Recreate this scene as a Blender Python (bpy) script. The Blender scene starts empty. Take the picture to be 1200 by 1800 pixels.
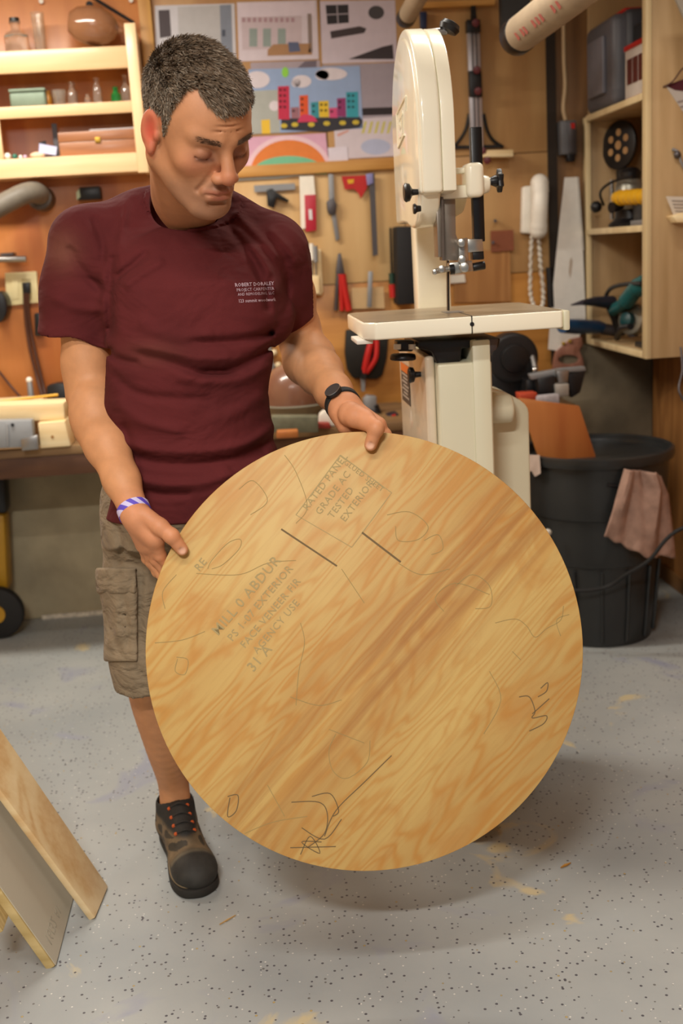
import bpy, bmesh, math, random
import numpy as np
from mathutils import Vector, Matrix, Euler
from mathutils.bvhtree import BVHTree

S = bpy.context.scene
COL = S.collection
rnd = random.Random(7)
PI = math.pi

# ------------------------------------------------------------ camera
CH = 1.35; FPX = 2000.0
YAW, PITCH, ROLL = math.radians(4), math.radians(13), math.radians(3.5)
cd = bpy.data.cameras.new('camera'); cam = bpy.data.objects.new('camera', cd); COL.objects.link(cam)
cd.sensor_fit = 'VERTICAL'; cd.sensor_height = 22.5; cd.lens = FPX / 1800 * 22.5
fwd = Vector((math.sin(YAW) * math.cos(PITCH), math.cos(YAW) * math.cos(PITCH), -math.sin(PITCH)))
rt0 = Vector((math.cos(YAW), -math.sin(YAW), 0)); up0 = rt0.cross(fwd)
RT = rt0 * math.cos(ROLL) - up0 * math.sin(ROLL); UP = rt0 * math.sin(ROLL) + up0 * math.cos(ROLL)
cam.matrix_world = Matrix(((RT.x, UP.x, -fwd.x, 0), (RT.y, UP.y, -fwd.y, 0), (RT.z, UP.z, -fwd.z, CH), (0, 0, 0, 1)))
cd.dof.use_dof = True; cd.dof.focus_distance = 2.08; cd.dof.aperture_fstop = 2.3
cd.clip_start = 0.05
S.camera = cam
CO = Vector((0, 0, CH))
def ray(px, py): return fwd + RT * ((px - 600) / FPX) + UP * ((900 - py) / FPX)
def P(px, py, dep): return CO + ray(px, py) * dep           # depth along the lens axis
def PY(px, py, Y):
    d = ray(px, py); return CO + d * (Y / d.y)
def PX(px, py, X):
    d = ray(px, py); return CO + d * (X / d.x)
def PZ(px, py, z=0.0):
    d = ray(px, py); return CO + d * ((z - CH) / d.z)

# ------------------------------------------------------------ light
def hexc(h):
    h = h.lstrip('#'); c = [int(h[i:i + 2], 16) / 255 for i in (0, 2, 4)]
    return tuple((x / 12.92 if x <= .04045 else ((x + .055) / 1.055) ** 2.4) for x in c) + (1,)
W = bpy.data.worlds.new('world'); S.world = W; W.use_nodes = True
W.node_tree.nodes['Background'].inputs[0].default_value = (0.95, 0.97, 1.0, 1)
W.node_tree.nodes['Background'].inputs[1].default_value = 0.20
def area(name, loc, size, power, col=(1, .93, .82), rot=(0, 0, 0)):
    l = bpy.data.lights.new(name, 'AREA'); l.shape = 'RECTANGLE'; l.size, l.size_y = size; l.energy = power; l.color = col
    o = bpy.data.objects.new(name, l); o.location = loc; o.rotation_euler = rot; COL.objects.link(o); return o
area('ceiling_tube_light', (-0.45, -0.35, 2.46), (.55, .10), 86, (1, .96, .90))
area('ceiling_tube_light', (-0.35, 1.0, 2.46), (1.25, .10), 20, (1, .96, .90))
area('ceiling_tube_light', (-0.95, 3.45, 2.46), (1.25, .16), 44, (1, .93, .82))
area('ceiling_tube_light', (0.75, 2.9, 2.46), (.9, .12), 15, (1, .94, .84))
S.view_settings.view_transform = 'Standard'; S.view_settings.look = 'None'
S.view_settings.gamma = 1; S.view_settings.use_curve_mapping = False; S.view_settings.exposure = 0.14

# ------------------------------------------------------------ materials
MATS = {}
def mat(name, col, rough=.6, metal=0.0, coat=0.0, trans=0.0, noise=0.0, nscale=30, bump=0.0, bscale=200, spec=.5, ior=1.45, sheen=0.0):
    if name in MATS: return MATS[name]
    m = bpy.data.materials.new(name); m.use_nodes = True; nt = m.node_tree; b = nt.nodes['Principled BSDF']
    c = hexc(col) if isinstance(col, str) else col
    b.inputs['Base Color'].default_value = c; b.inputs['Roughness'].default_value = rough
    b.inputs['Metallic'].default_value = metal; b.inputs['Coat Weight'].default_value = coat
    b.inputs['Transmission Weight'].default_value = trans; b.inputs['Specular IOR Level'].default_value = spec; b.inputs['IOR'].default_value = ior
    b.inputs['Sheen Weight'].default_value = sheen
    tc = nt.nodes.new('ShaderNodeTexCoord')
    n = nt.nodes.new('ShaderNodeTexNoise'); n.inputs['Scale'].default_value = nscale; n.inputs['Detail'].default_value = 4
    nt.links.new(tc.outputs['Object'], n.inputs['Vector'])
    r = nt.nodes.new('ShaderNodeValToRGB'); k = max(noise, .04)
    r.color_ramp.elements[0].position = .3; r.color_ramp.elements[1].position = .7
    r.color_ramp.elements[0].color = tuple(x * (1 - k) for x in c[:3]) + (1,); r.color_ramp.elements[1].color = tuple(min(1, x * (1 + k)) for x in c[:3]) + (1,)
    nt.links.new(n.outputs['Fac'], r.inputs[0]); nt.links.new(r.outputs[0], b.inputs['Base Color'])
    if bump:
        n2 = nt.nodes.new('ShaderNodeTexNoise'); n2.inputs['Scale'].default_value = bscale; nt.links.new(tc.outputs['Object'], n2.inputs['Vector'])
        bp = nt.nodes.new('ShaderNodeBump'); bp.inputs['Strength'].default_value = bump; bp.inputs['Distance'].default_value = .002
        nt.links.new(n2.outputs['Fac'], bp.inputs['Height']); nt.links.new(bp.outputs[0], b.inputs['Normal'])
    MATS[name] = m; return m

def wood(name, c_lo, c_hi, grain='X', scale=1.0, rough=.5, coat=0.0, figure=3.0, cmid=None, ply=False, rot=0.0):
    """figured timber: growth bands stretched along the grain"""
    if name in MATS: return MATS[name]
    m = bpy.data.materials.new(name); m.use_nodes = True; nt = m.node_tree; N = nt.nodes; L = nt.links; b = N['Principled BSDF']
    tc = N.new('ShaderNodeTexCoord'); mp = N.new('ShaderNodeMapping')
    sc = {'X': (.12, 1, 1), 'Y': (1, .12, 1), 'Z': (1, 1, .12)}[grain]
    mp.inputs['Scale'].default_value = [s * scale for s in sc]
    if rot:
        mp0 = N.new('ShaderNodeMapping'); mp0.inputs['Rotation'].default_value = (0, 0, rot); L.new(tc.outputs['Object'], mp0.inputs[0]); L.new(mp0.outputs[0], mp.inputs[0])
    else: L.new(tc.outputs['Object'], mp.inputs[0])
    n1 = N.new('ShaderNodeTexNoise'); n1.inputs['Scale'].default_value = 5; n1.inputs['Detail'].default_value = 2; n1.inputs['Distortion'].default_value = .6; L.new(mp.outputs[0], n1.inputs[0])
    mu = N.new('ShaderNodeMath'); mu.operation = 'MULTIPLY'; mu.inputs[1].default_value = figure * 4; L.new(n1.outputs['Fac'], mu.inputs[0])
    si = N.new('ShaderNodeMath'); si.operation = 'SINE'; mu2 = N.new('ShaderNodeMath'); mu2.operation = 'MULTIPLY'; mu2.inputs[1].default_value = 6.28
    L.new(mu.outputs[0], mu2.inputs[0]); L.new(mu2.outputs[0], si.inputs[0])
    n2 = N.new('ShaderNodeTexNoise'); n2.inputs['Scale'].default_value = 60; n2.inputs['Detail'].default_value = 5; L.new(mp.outputs[0], n2.inputs[0])
    n3 = N.new('ShaderNodeTexNoise'); n3.inputs['Scale'].default_value = 3; n3.inputs['Detail'].default_value = 3; L.new(mp.outputs[0], n3.inputs[0])
    a1 = N.new('ShaderNodeMath'); a1.operation = 'MULTIPLY_ADD'; a1.inputs[1].default_value = .17; L.new(si.outputs[0], a1.inputs[0])
    a2 = N.new('ShaderNodeMath'); a2.operation = 'MULTIPLY_ADD'; a2.inputs[1].default_value = .5; a2.inputs[2].default_value = -.25; L.new(n2.outputs['Fac'], a2.inputs[0])
    a3 = N.new('ShaderNodeMath'); a3.operation = 'ADD'; L.new(a2.outputs[0], a3.inputs[0]); L.new(n3.outputs['Fac'], a3.inputs[1]); L.new(a3.outputs[0], a1.inputs[2])
    r = N.new('ShaderNodeValToRGB'); e = r.color_ramp.elements; e[0].position = .22; e[1].position = .8; e[0].color = hexc(c_lo); e[1].color = hexc(c_hi)
    if cmid: k = e.new(.5); k.color = hexc(cmid)
    L.new(a1.outputs[0], r.inputs[0]); L.new(r.outputs[0], b.inputs['Base Color'])
    b.inputs['Roughness'].default_value = rough; b.inputs['Coat Weight'].default_value = coat; b.inputs['Coat Roughness'].default_value = .2
    bp = N.new('ShaderNodeBump'); bp.inputs['Strength'].default_value = .15; bp.inputs['Distance'].default_value = .001; L.new(n2.outputs['Fac'], bp.inputs['Height']); L.new(bp.outputs[0], b.inputs['Normal'])
    MATS[name] = m; return m

BLACK = mat('black_plastic', '#161517', .38)
BLACKR = mat('black_rubber', '#1c1b1b', .7)
STEEL = mat('brushed_steel', '#9a9896', .35, .9)
DSTEEL = mat('dark_steel', '#5c585a', .45, .8)
CREAM = mat('cream_enamel', '#f9f3dc', .22, coat=.5, noise=.03, nscale=4)
CREAM2 = mat('cream_enamel_stand', '#dcd7bb', .35, coat=.3, noise=.03, nscale=4)
RED = mat('red_plastic', '#b51f1c', .4)
WHITEP = mat('white_plastic', '#e8e2d6', .4)
YELLOW = mat('yellow_plastic', '#d9a51c', .45)
PAPER = mat('white_paper', '#d8d2d4', .8)
GREY = mat('grey_metal', '#8f9092', .5, .5)
BRASS = mat('brass', '#b08c38', .5, .7)
GLASS = mat('clear_glass', '#f2efe6', .05, trans=.92)
GREENG = mat('green_glass', '#2f9a4a', .05, trans=.7)
PLY_OR = wood('orange_plywood', '#a9602c', '#c98445', 'Z', .45, .45, .2, 1.4)
PLY_TAN = wood('tan_plywood', '#bf9660', '#d6b27c', 'Z', .45, .55, .1, 1.5)
PLY_TAN2 = wood('brown_plywood', '#a57849', '#bd9460', 'Z', .45, .55, .1, 1.5)
PLY_DK = wood('dark_plywood', '#6c4a28', '#8d6438', 'Z', .6, .6, 0, 2)
PLY_MID = wood('amber_plywood', '#aa7030', '#cc9048', 'X', .7, .45, .2, 2.2)
PINE = wood('pale_pine', '#dcb482', '#e8c798', 'X', .8, .42, .3, 1.5)
PINEZ = wood('pale_pine_upright', '#dcb482', '#e8c798', 'Z', .8, .42, .3, 1.5)
BIRCH = wood('birch_ply', '#a98a5e', '#bfa076', 'Z', .8, .5, .1, 1.5)
BIRCHE = wood('birch_edge', '#cdb68a', '#dfcba0', 'Z', .8, .5, .1, 1.5)
LUMBER = wood('pine_lumber', '#dcbc86', '#f0dcb0', 'X', 1, .55, 0, 1.6)
WALNUT = wood('brown_box_wood', '#8e5a38', '#a8714a', 'X', 2, .4, .3, 1)
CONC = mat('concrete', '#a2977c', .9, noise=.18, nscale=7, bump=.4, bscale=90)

# ------------------------------------------------------------ mesh helpers
class MB:
    def __init__(s): s.v = []; s.f = []; s.m = []
    def add(s, vs, fs, mi=0):
        o = len(s.v); s.v += [Vector(v) for v in vs]; s.f += [[i + o for i in f] for f in fs]; s.m += [mi] * len(fs); return s
    def box(s, c, d, rot=None, mi=0):
        h = [x / 2 for x in d]; R = rot if rot is not None else Matrix.Identity(3)
        vs = [Vector(c) + R @ Vector((sx * h[0], sy * h[1], sz * h[2])) for sx in (-1, 1) for sy in (-1, 1) for sz in (-1, 1)]
        return s.add(vs, [(0, 1, 3, 2), (4, 6, 7, 5), (0, 4, 5, 1), (2, 3, 7, 6), (0, 2, 6, 4), (1, 5, 7, 3)], mi)
    def span(s, a, b, mi=0):
        a, b = Vector(a), Vector(b); return s.box((a + b) / 2, [abs(x) for x in (b - a)], mi=mi)
    def cyl(s, a, b, r0, r1=None, n=20, cap=True, mi=0):
        a, b = Vector(a), Vector(b); r1 = r0 if r1 is None else r1; z = (b - a).normalized(); x = z.orthogonal().normalized(); y = z.cross(x)
        vs = []
        for c, r in ((a, r0), (b, r1)): vs += [c + (x * math.cos(2 * PI * i / n) + y * math.sin(2 * PI * i / n)) * r for i in range(n)]
        fs = [(i, (i + 1) % n, n + (i + 1) % n, n + i) for i in range(n)]
        if cap: fs += [tuple(range(n))[::-1], tuple(range(n, 2 * n))]
        return s.add(vs, fs, mi)
    def tube(s, pts, r, n=8, mi=0, closed=False):
        pts = [Vector(p) for p in pts]; m = len(pts); vs = []; prev = None
        for k, p in enumerate(pts):
            if closed: t = pts[(k + 1) % m] - pts[k - 1]
            else: t = pts[min(k + 1, m - 1)] - pts[max(k - 1, 0)]
            t.normalize()
            x = t.orthogonal() if prev is None else (prev - t * prev.dot(t))
            x.normalize(); prev = x; y = t.cross(x); rr = r[k] if isinstance(r, (list, tuple)) else r
            vs += [p + (x * math.cos(2 * PI * i / n) + y * math.sin(2 * PI * i / n)) * rr for i in range(n)]
        fs = []
        for k in range(m if closed else m - 1):
            q = (k + 1) % m
            fs += [(k * n + i, k * n + (i + 1) % n, q * n + (i + 1) % n, q * n + i) for i in range(n)]
        if not closed: fs += [tuple(range(n))[::-1], tuple(range((m - 1) * n, m * n))]
        return s.add(vs, fs, mi)
    def lathe(s, prof, c, axis=(0, 0, 1), n=28, mi=0):
        c = Vector(c); z = Vector(axis).normalized(); x = z.orthogonal().normalized(); y = z.cross(x); vs = []
        for r, h in prof: vs += [c + z * h + (x * math.cos(2 * PI * i / n) + y * math.sin(2 * PI * i / n)) * max(r, 1e-5) for i in range(n)]
        fs = []
        for k in range(len(prof) - 1): fs += [(k * n + i, k * n + (i + 1) % n, (k + 1) * n + (i + 1) % n, (k + 1) * n + i) for i in range(n)]
        fs += [tuple(range(n))[::-1], tuple(range((len(prof) - 1) * n, len(prof) * n))]
        return s.add(vs, fs, mi)
    def prism(s, pts, d, mi=0):
        pts = [Vector(p) for p in pts]; d = Vector(d); n = len(pts)
        return s.add(pts + [p + d for p in pts], [tuple(range(n)), tuple(range(n, 2 * n))[::-1]] + [((i + 1) % n, i, n + i, n + (i + 1) % n) for i in range(n)], mi)
    def pprism(s, px, Y, th, mi=0): return s.prism([PY(x, y, Y) for x, y in px], (0, th, 0), mi)
    def ball(s, c, r, n=16, mi=0):
        r = (r, r, r) if not hasattr(r, '__len__') else r; c = Vector(c); vs = []; m = n // 2
        for j in range(1, m):
            a = PI * j / m; vs += [c + Vector((r[0] * math.sin(a) * math.cos(2 * PI * i / n), r[1] * math.sin(a) * math.sin(2 * PI * i / n), r[2] * math.cos(a))) for i in range(n)]
        vs += [c + Vector((0, 0, r[2])), c - Vector((0, 0, r[2]))]; t = len(vs) - 2
        fs = [(j * n + i, (j + 1) * n + i, (j + 1) * n + (i + 1) % n, j * n + (i + 1) % n) for j in range(m - 2) for i in range(n)]
        fs += [(t, i, (i + 1) % n) for i in range(n)] + [(t + 1, (m - 2) * n + (i + 1) % n, (m - 2) * n + i) for i in range(n)]
        return s.add(vs, fs, mi)
    def build(s, name, m, parent=None, bevel=0, smooth=True, seg=2, loc=None, ang=40):
        me = bpy.data.meshes.new(name)
        off = Vector(parent['_o']) if parent is not None else None
        if parent is None:
            if loc is None:
                lo = [min(v[i] for v in s.v) for i in range(3)]; hi = [max(v[i] for v in s.v) for i in range(3)]; loc = ((lo[0] + hi[0]) / 2, (lo[1] + hi[1]) / 2, lo[2])
            off = Vector(loc)
        me.from_pydata([v - off for v in s.v], [], s.f)
        ms = m if isinstance(m, (list, tuple)) else [m]
        for x in ms: me.materials.append(x)
        me.polygons.foreach_set('material_index', s.m)
        b = bmesh.new(); b.from_mesh(me); bmesh.ops.recalc_face_normals(b, faces=b.faces)
        if bevel:
            b.normal_update()
            es = [e for e in b.edges if len(e.link_faces) == 2 and e.calc_face_angle(0) > math.radians(ang)]
            bmesh.ops.bevel(b, geom=es, offset=bevel, segments=seg, affect='EDGES', clamp_overlap=True, profile=.5)
        if smooth:
            for f in b.faces: f.smooth = True
            for e in b.edges:
                if len(e.link_faces) == 2 and e.calc_face_angle(0) > math.radians(35): e.smooth = False
        b.to_mesh(me); b.free()
        o = bpy.data.objects.new(name, me); COL.objects.link(o)
        if parent is not None: o.parent = parent; o['_o'] = tuple(off)
        else: o.location = off; o['_o'] = tuple(off)
        return o

def tag(o, label=None, cat=None, group=None, kind=None):
    if label: o['label'] = label
    if cat: o['category'] = cat
    if group: o['group'] = group
    if kind: o['kind'] = kind
    return o
def T(name, label, cat, loc, group=None):
    o = bpy.data.objects.new(name, None); o.empty_display_size = .05; COL.objects.link(o); o.location = loc; o['_o'] = tuple(loc)
    return tag(o, label, cat, group)
def ell(cx, cy, rx, ry, n=20, a0=0, a1=2 * PI): return [(cx + rx * math.cos(a0 + (a1 - a0) * i / n), cy + ry * math.sin(a0 + (a1 - a0) * i / n)) for i in range(n + (0 if abs(a1 - a0 - 2 * PI) < 1e-6 else 1))]
def spline(pts, n=8):
    pts = [Vector(p) for p in pts]; out = []
    for i in range(len(pts) - 1):
        p0, p1, p2, p3 = pts[max(i - 1, 0)], pts[i], pts[i + 1], pts[min(i + 2, len(pts) - 1)]
        for k in range(n):
            t = k / n; out.append(.5 * ((2 * p1) + (p2 - p0) * t + (2 * p0 - 5 * p1 + 4 * p2 - p3) * t * t + (3 * p1 - p0 - 3 * p2 + p3) * t ** 3))
    return out + [pts[-1]]
def text_mesh(name, body, size, m, parent, origin, xdir, ydir, ext=.0004, bold=0.0, spacing=1.0, align='LEFT'):
    c = bpy.data.curves.new(name, 'FONT'); c.body = body; c.size = size; c.extrude = ext; c.offset = bold; c.space_character = spacing; c.align_x = align; c.resolution_u = 2
    o = bpy.data.objects.new(name, c); COL.objects.link(o); bpy.context.view_layer.update()
    me = bpy.data.meshes.new_from_object(o.evaluated_get(bpy.context.evaluated_depsgraph_get())); bpy.data.objects.remove(o)
    me.materials.clear(); me.materials.append(m)
    xd = Vector(xdir).normalized(); zd = xd.cross(Vector(ydir)).normalized(); yd = zd.cross(xd)
    off = Vector(parent['_o'])
    for v in me.vertices: v.co = Vector(origin) + xd * v.co.x + yd * v.co.y + zd * v.co.z - off
    o = bpy.data.objects.new(name, me); COL.objects.link(o); o.parent = parent; o['_o'] = tuple(off); return o

# ------------------------------------------------------------ room shell
WY = 4.40; RX = 1.56; LX = -2.4; CZ = 2.5
def struct(o): o['kind'] = 'structure'; return o
fm = bpy.data.materials.new('flecked_epoxy_floor'); fm.use_nodes = True
nt = fm.node_tree; N = nt.nodes; L = nt.links; b = N['Principled BSDF']; tc = N.new('ShaderNodeTexCoord')
def mixc(fac, a, c):
    m = N.new('ShaderNodeMix'); m.data_type = 'RGBA'
    if isinstance(fac, float): m.inputs[0].default_value = fac
    else: L.new(fac, m.inputs[0])
    for k, x in ((6, a), (7, c)):
        if isinstance(x, tuple): m.inputs[k].default_value = x
        else: L.new(x, m.inputs[k])
    return m.outputs[2]
def ramp(src, p0, p1, c0=(0, 0, 0, 1), c1=(1, 1, 1, 1)):
    r = N.new('ShaderNodeValToRGB'); r.color_ramp.elements[0].position = p0; r.color_ramp.elements[1].position = p1
    r.color_ramp.elements[0].color = c0; r.color_ramp.elements[1].color = c1; L.new(src, r.inputs[0]); return r.outputs[0]
n = N.new('ShaderNodeTexNoise'); n.inputs['Scale'].default_value = 2.2; n.inputs['Detail'].default_value = 5; L.new(tc.outputs['Object'], n.inputs[0])
base = ramp(n.outputs['Fac'], .35, .68, hexc('#8f9393'), hexc('#a0a29f'))
nb = N.new('ShaderNodeTexNoise'); nb.inputs['Scale'].default_value = 3.3; nb.inputs['Detail'].default_value = 6; nb.inputs['Distortion'].default_value = 1.2; L.new(tc.outputs['Object'], nb.inputs[0])
base = mixc(ramp(nb.outputs['Fac'], .60, .72), base, hexc('#8a8d9b'))
base = mixc(ramp(nb.outputs['Fac'], .29, .33, (1, 1, 1, 1), (0, 0, 0, 1)), base, hexc('#b5a888'))
for sc, thr, rn, colr in ((85, .24, .72, '#4c4a50'), (60, .16, .8, '#63615f'), (110, .20, .92, '#c6c4be'), (60, .14, .93, '#a8925c')):
    v = N.new('ShaderNodeTexVoronoi'); v.inputs['Scale'].default_value = sc; L.new(tc.outputs['Object'], v.inputs['Vector'])
    d = N.new('ShaderNodeMath'); d.operation = 'LESS_THAN'; d.inputs[1].default_value = thr; L.new(v.outputs['Distance'], d.inputs[0])
    sp = N.new('ShaderNodeSeparateColor'); L.new(v.outputs['Color'], sp.inputs[0])
    g = N.new('ShaderNodeMath'); g.operation = 'GREATER_THAN'; g.inputs[1].default_value = rn; L.new(sp.outputs[0], g.inputs[0])
    mm = N.new('ShaderNodeMath'); mm.operation = 'MULTIPLY'; L.new(d.outputs[0], mm.inputs[0]); L.new(g.outputs[0], mm.inputs[1])
    base = mixc(mm.outputs[0], base, hexc(colr))
L.new(base, b.inputs['Base Color']); b.inputs['Roughness'].default_value = .42; b.inputs['Specular IOR Level'].default_value = .35
bp = N.new('ShaderNodeBump'); bp.inputs['Strength'].default_value = .15; bp.inputs['Distance'].default_value = .002
n2 = N.new('ShaderNodeTexNoise'); n2.inputs['Scale'].default_value = 60; L.new(tc.outputs['Object'], n2.inputs[0]); L.new(n2.outputs['Fac'], bp.inputs['Height']); L.new(bp.outputs[0], b.inputs['Normal'])
floor = struct(MB().span((LX, -1.6, -.05), (RX + .3, WY + .2, 0)).build('floor', fm, loc=(0, 0, 0)))
ceil = struct(MB().span((LX, -1.6, CZ), (RX + .3, WY + .2, CZ + .05)).build('ceiling', mat('ceiling_paint', '#cfc8bb', .9)))
for i in range(9):   # open joists overhead
    pass
wall_l = struct(MB().span((LX - .05, -1.6, 0), (LX, WY + .2, CZ)).build('wall_left', wood('left_wall_ply', '#b98e58', '#dab884', 'Z', .6, .6)))
# back wall: framing slab with plywood sheets and a concrete footing
wall_b = struct(MB().span((LX, WY + .02, 0), (RX + .3, WY + .12, CZ)).build('wall_back', PLY_DK))
def sheet(x0, x1, z0, z1, m, y=0.0, name='plywood_sheet'):
    return MB().span((x0 + .0015, WY + y, z0 + .0015), (x1 - .0015, WY + .019, z1 - .0015)).build(name, m, wall_b, bevel=.001)
sheet(LX, -.30, .72, CZ, PLY_OR)
sheet(-.30, .34, 1.66, CZ, PLY_TAN2); sheet(.34, 1.175, 1.66, CZ, PLY_TAN2)
sheet(-.30, .615, 1.22, 1.66, PLY_TAN); sheet(.615, 1.175, 1.22, 1.66, PLY_TAN2)
sheet(-.30, 1.175, .72, 1.22, PLY_MID)
sheet(1.195, RX + .2, .86, CZ, PLY_DK, .006)
MB().span((LX, WY - .03, 0), (RX + .2, WY + .019, .70)).build('footing', CONC, wall_b, bevel=.01)
MB().span((LX, WY - .02, .70), (1.19, WY + .019, .72)).build('sill_plate', PLY_DK, wall_b, bevel=.002)
struct(MB().span((-.306, WY - .022, 1.2), (-.262, WY, 2.34)).build('trim_1', wood('trim_wood', '#b5803c', '#d0a058', 'Z', .8), bevel=.002))
struct(MB().span((-.262, WY - .02, 1.628), (.62, WY, 1.668)).build('trim_2', wood('trim_wood_x', '#b9813a', '#d2a05a', 'X', .8), bevel=.002))
struct(MB().span((-.9, WY - .045, 0), (-.62, WY - .03, .018)).build('baseboard_back', mat('white_chips', '#c9c0ae', .9, noise=.3, nscale=80), bevel=.002))
wall_r = struct(MB().span((RX, -1.6, 0), (RX + .06, WY, CZ)).build('wall_right', wood('right_wall_ply', '#8c5a2c', '#b07a42', 'Z', .6, .55, .1)))
struct(MB().span((RX - .012, 1.6, 0), (RX, WY - .04, .06)).build('baseboard_right', PLY_DK, bevel=.002))

# ------------------------------------------------------------ left display shelf
sh = T('display_shelf', 'pale pine wall shelf with three tiers holding bottles and a brown box', 'shelf', (-.9, 4.35, 1.64))
SY = 4.24   # front face
x1 = -.312; x0 = -1.35
def bar(z0, z1, m=PINE, name='front_rail'): return MB().span((x0, SY, z0), (x1 - .038, SY + .02, z1)).build(name, m, sh, bevel=.0015)
bar(1.660, 1.7244); bar(1.859, 1.897); bar(2.006, 2.078)
for z in (1.66, 1.879, 2.06): MB().span((x0, SY + .0205, z), (x1 - .02, WY - .001, z + .018)).build('shelf_board', PINE, sh, bevel=.001)
MB().span((x1 - .038, SY, 1.655), (x1, SY + .02, 2.15)).build('front_stile', PINEZ, sh, bevel=.0015)
MB().span((x1 - .018, SY + .02, 1.655), (x1, WY - .001, 2.13)).build('side_panel', PINEZ, sh, bevel=.0015)
MB().span((-.835, SY + .001, 1.7246), (-.81, SY + .019, 1.8588)).build('front_stile', PINEZ, sh, bevel=.0015)
MB().span((-.885, SY + .03, 1.66), (-.865, WY - .002, 2.04)).build('divider', PINEZ, sh, bevel=.0015)
def bottle(px, ytop, ybot, hw, z, m, label, neck=.4, nh=.3, Y=4.315, lip=True, name='glass_bottle', cat='bottle', cap=None):
    a = PY(px, ybot, Y); h = abs(PY(px, ytop, Y).z - a.z); r = hw / FPX * 4.35; c = Vector((a.x, Y, z)); nr = r * neck
    pf = [(r * .9, 0), (r, h * .04), (r, h * (.85 - nh)), (r * .8, h * (.93 - nh)), (nr, h * (1.02 - nh)), (nr, h * .93)]
    pf += [(nr * 1.25, h * .94), (nr * 1.25, h)] if lip else [(nr, h)]
    t = T(name, label, cat, c); MB().lathe(pf, c, n=20).build('body', m, t)
    if cap: MB().cyl(c + Vector((0, 0, h)), c + Vector((0, 0, h + .012)), nr * 1.1).build('stopper', cap, t)
    return t
bottle(31, 30, 88, 19, 2.0785, GLASS, 'square shouldered clear glass bottle with dark stopper on top shelf', .38, .28, cap=BLACK)
t = T('glass_vase', 'tall narrow clear glass on the top shelf beside the stoppered bottle', 'glass', PY(72, 88, 4.3)); c = Vector((PY(72, 88, 4.3).x, 4.3, 2.0785))
MB().lathe([(.018, 0), (.019, .005), (.023, .13), (.0215, .13), (.016, .01)], c, n=20).build('body', GLASS, t)
GLOSSB = mat('brown_glazed', '#8d6144', .18, coat=.8)
def gourd(name, c, r, label, ax=1.25, extra=None):
    t = T(name, label, 'ornament', (c[0], c[1], c[2] - r)); n = 18
    MB().ball(c, (r * ax, r, r), 28).build('body', GLOSSB, t); return t
c = PY(166, 55, 4.30); t = T('copper_vessel', 'glossy brown egg shaped vessel lying on the top shelf end', 'ornament', (c.x, 4.3, 2.0785))
MB().lathe([(.002, -.09), (.035, -.085), (.055, -.06), (.065, -.02), (.064, .02), (.05, .055), (.03, .075), (.012, .085), (.01, .1)], (c.x, 4.3, 2.0785 + .078), (.97, 0, -.2), 28).build('body', GLOSSB, t)
MB().cyl((c.x - .01, 4.3, 2.0785), (c.x - .01, 4.3, 2.075), .03).build('foot_ring', BLACK, t)
t = T('wall_lamp_arm', 'black jointed metal arm on the orange wall above the shelf', 'lamp arm', PY(160, 2, 4.36))
MB().tube([PY(160, -6, 4.36), PY(235, 40, 4.33)], .006).build('arm', BLACK, t); MB().cyl(PY(157, 8, 4.36), PY(157, 8, 4.4), .012).build('pivot', BLACK, t); MB().cyl(PY(187, 33, 4.37), PY(187, 33, 4.4), .01).build('bracket', BLACK, t)
# middle tier
t = T('tin_box', 'grey green metal tin on the middle shelf tier', 'tin', PY(48, 187, 4.3)); a = PY(18, 187, 4.28); bb = PY(78, 152, 4.28)
MB().span((a.x, 4.28, 1.8975), (bb.x, 4.35, 1.8975 + .052)).build('body', mat('tin_paint', '#71806f', .5, .3, noise=.1), t, bevel=.008, seg=3); MB().span((a.x - .001, 4.279, 1.9497), (bb.x + .001, 4.351, 1.961)).build('lid', mat('tin_paint', '#71806f'), t, bevel=.004)
bottle(86, 158, 187, 6, 1.8975, mat('amber_glass', '#c98a30', .1, trans=.5), 'little amber jar between the tin and a cut glass', .7, .2)
t = T('cut_glass', 'short cut glass tumbler beside the amber jar', 'glass', PY(106, 187, 4.3)); c = Vector((PY(106, 187, 4.3).x, 4.3, 1.8975))
MB().lathe([(.018, 0), (.02, .004), (.025, .055), (.023, .055), (.017, .01)], c, n=12).build('body', GLASS, t, smooth=False)
bottle(129, 143, 186, 8, 1.8975, GLASS, 'clear glass bottle standing right of the cut glass tumbler', .5, .3)
bottle(155, 165, 185, 5, 1.8975, GLASS, 'tiny clear glass vial, smallest bottle on the middle tier', .5, .25)
bottle(173, 135, 183, 7, 1.8975, GLASS, 'tall ribbed clear bottle left of the green bottle', .6, .25)
bottle(205, 152, 182, 8, 1.8975, GREENG, 'small green glass bottle on the middle shelf tier', .5, .3)
bottle(223, 130, 181, 8, 1.8975, GLASS, 'clear glass bottle at the right end of the middle tier', .45, .35)
# lower tier
zl = 1.7245
def ballthing(px, r, m, label, zt=None): 
    a = PY(px, 275, 4.262); o = MB().ball((a.x, 4.262 + r * .2, (1.7245) + r), r, 14).build('marble', m); tag(o, label, 'ornament')
MB().span((x0, SY + .021, 1.678), (x1 - .02, WY - .002, 1.7243)).build('raised_floor', PINE, sh)
ballthing(13, .012, mat('white_glaze', '#e8e4da', .2), 'largest white ball at the left of the bottom tier')
ballthing(26, .010, mat('green_glaze', '#2f6a58', .2), 'small dark green ball on the bottom tier')
ballthing(36, .007, mat('white_glaze', '#e8e4da'), 'small white bead next to the green ball'); ballthing(44, .007, mat('mauve_glaze', '#c4a8c0', .3), 'small mauve bead, last of the row of beads')
o = MB().ball((PY(66, 275, 4.275).x, 4.285, 1.7245 + .012), (.028, .015, .012), 16).build('seashell', mat('shell', '#e2bfa2', .5)); tag(o, 'flat pinkish shell lying on the bottom tier', 'shell')
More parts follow.
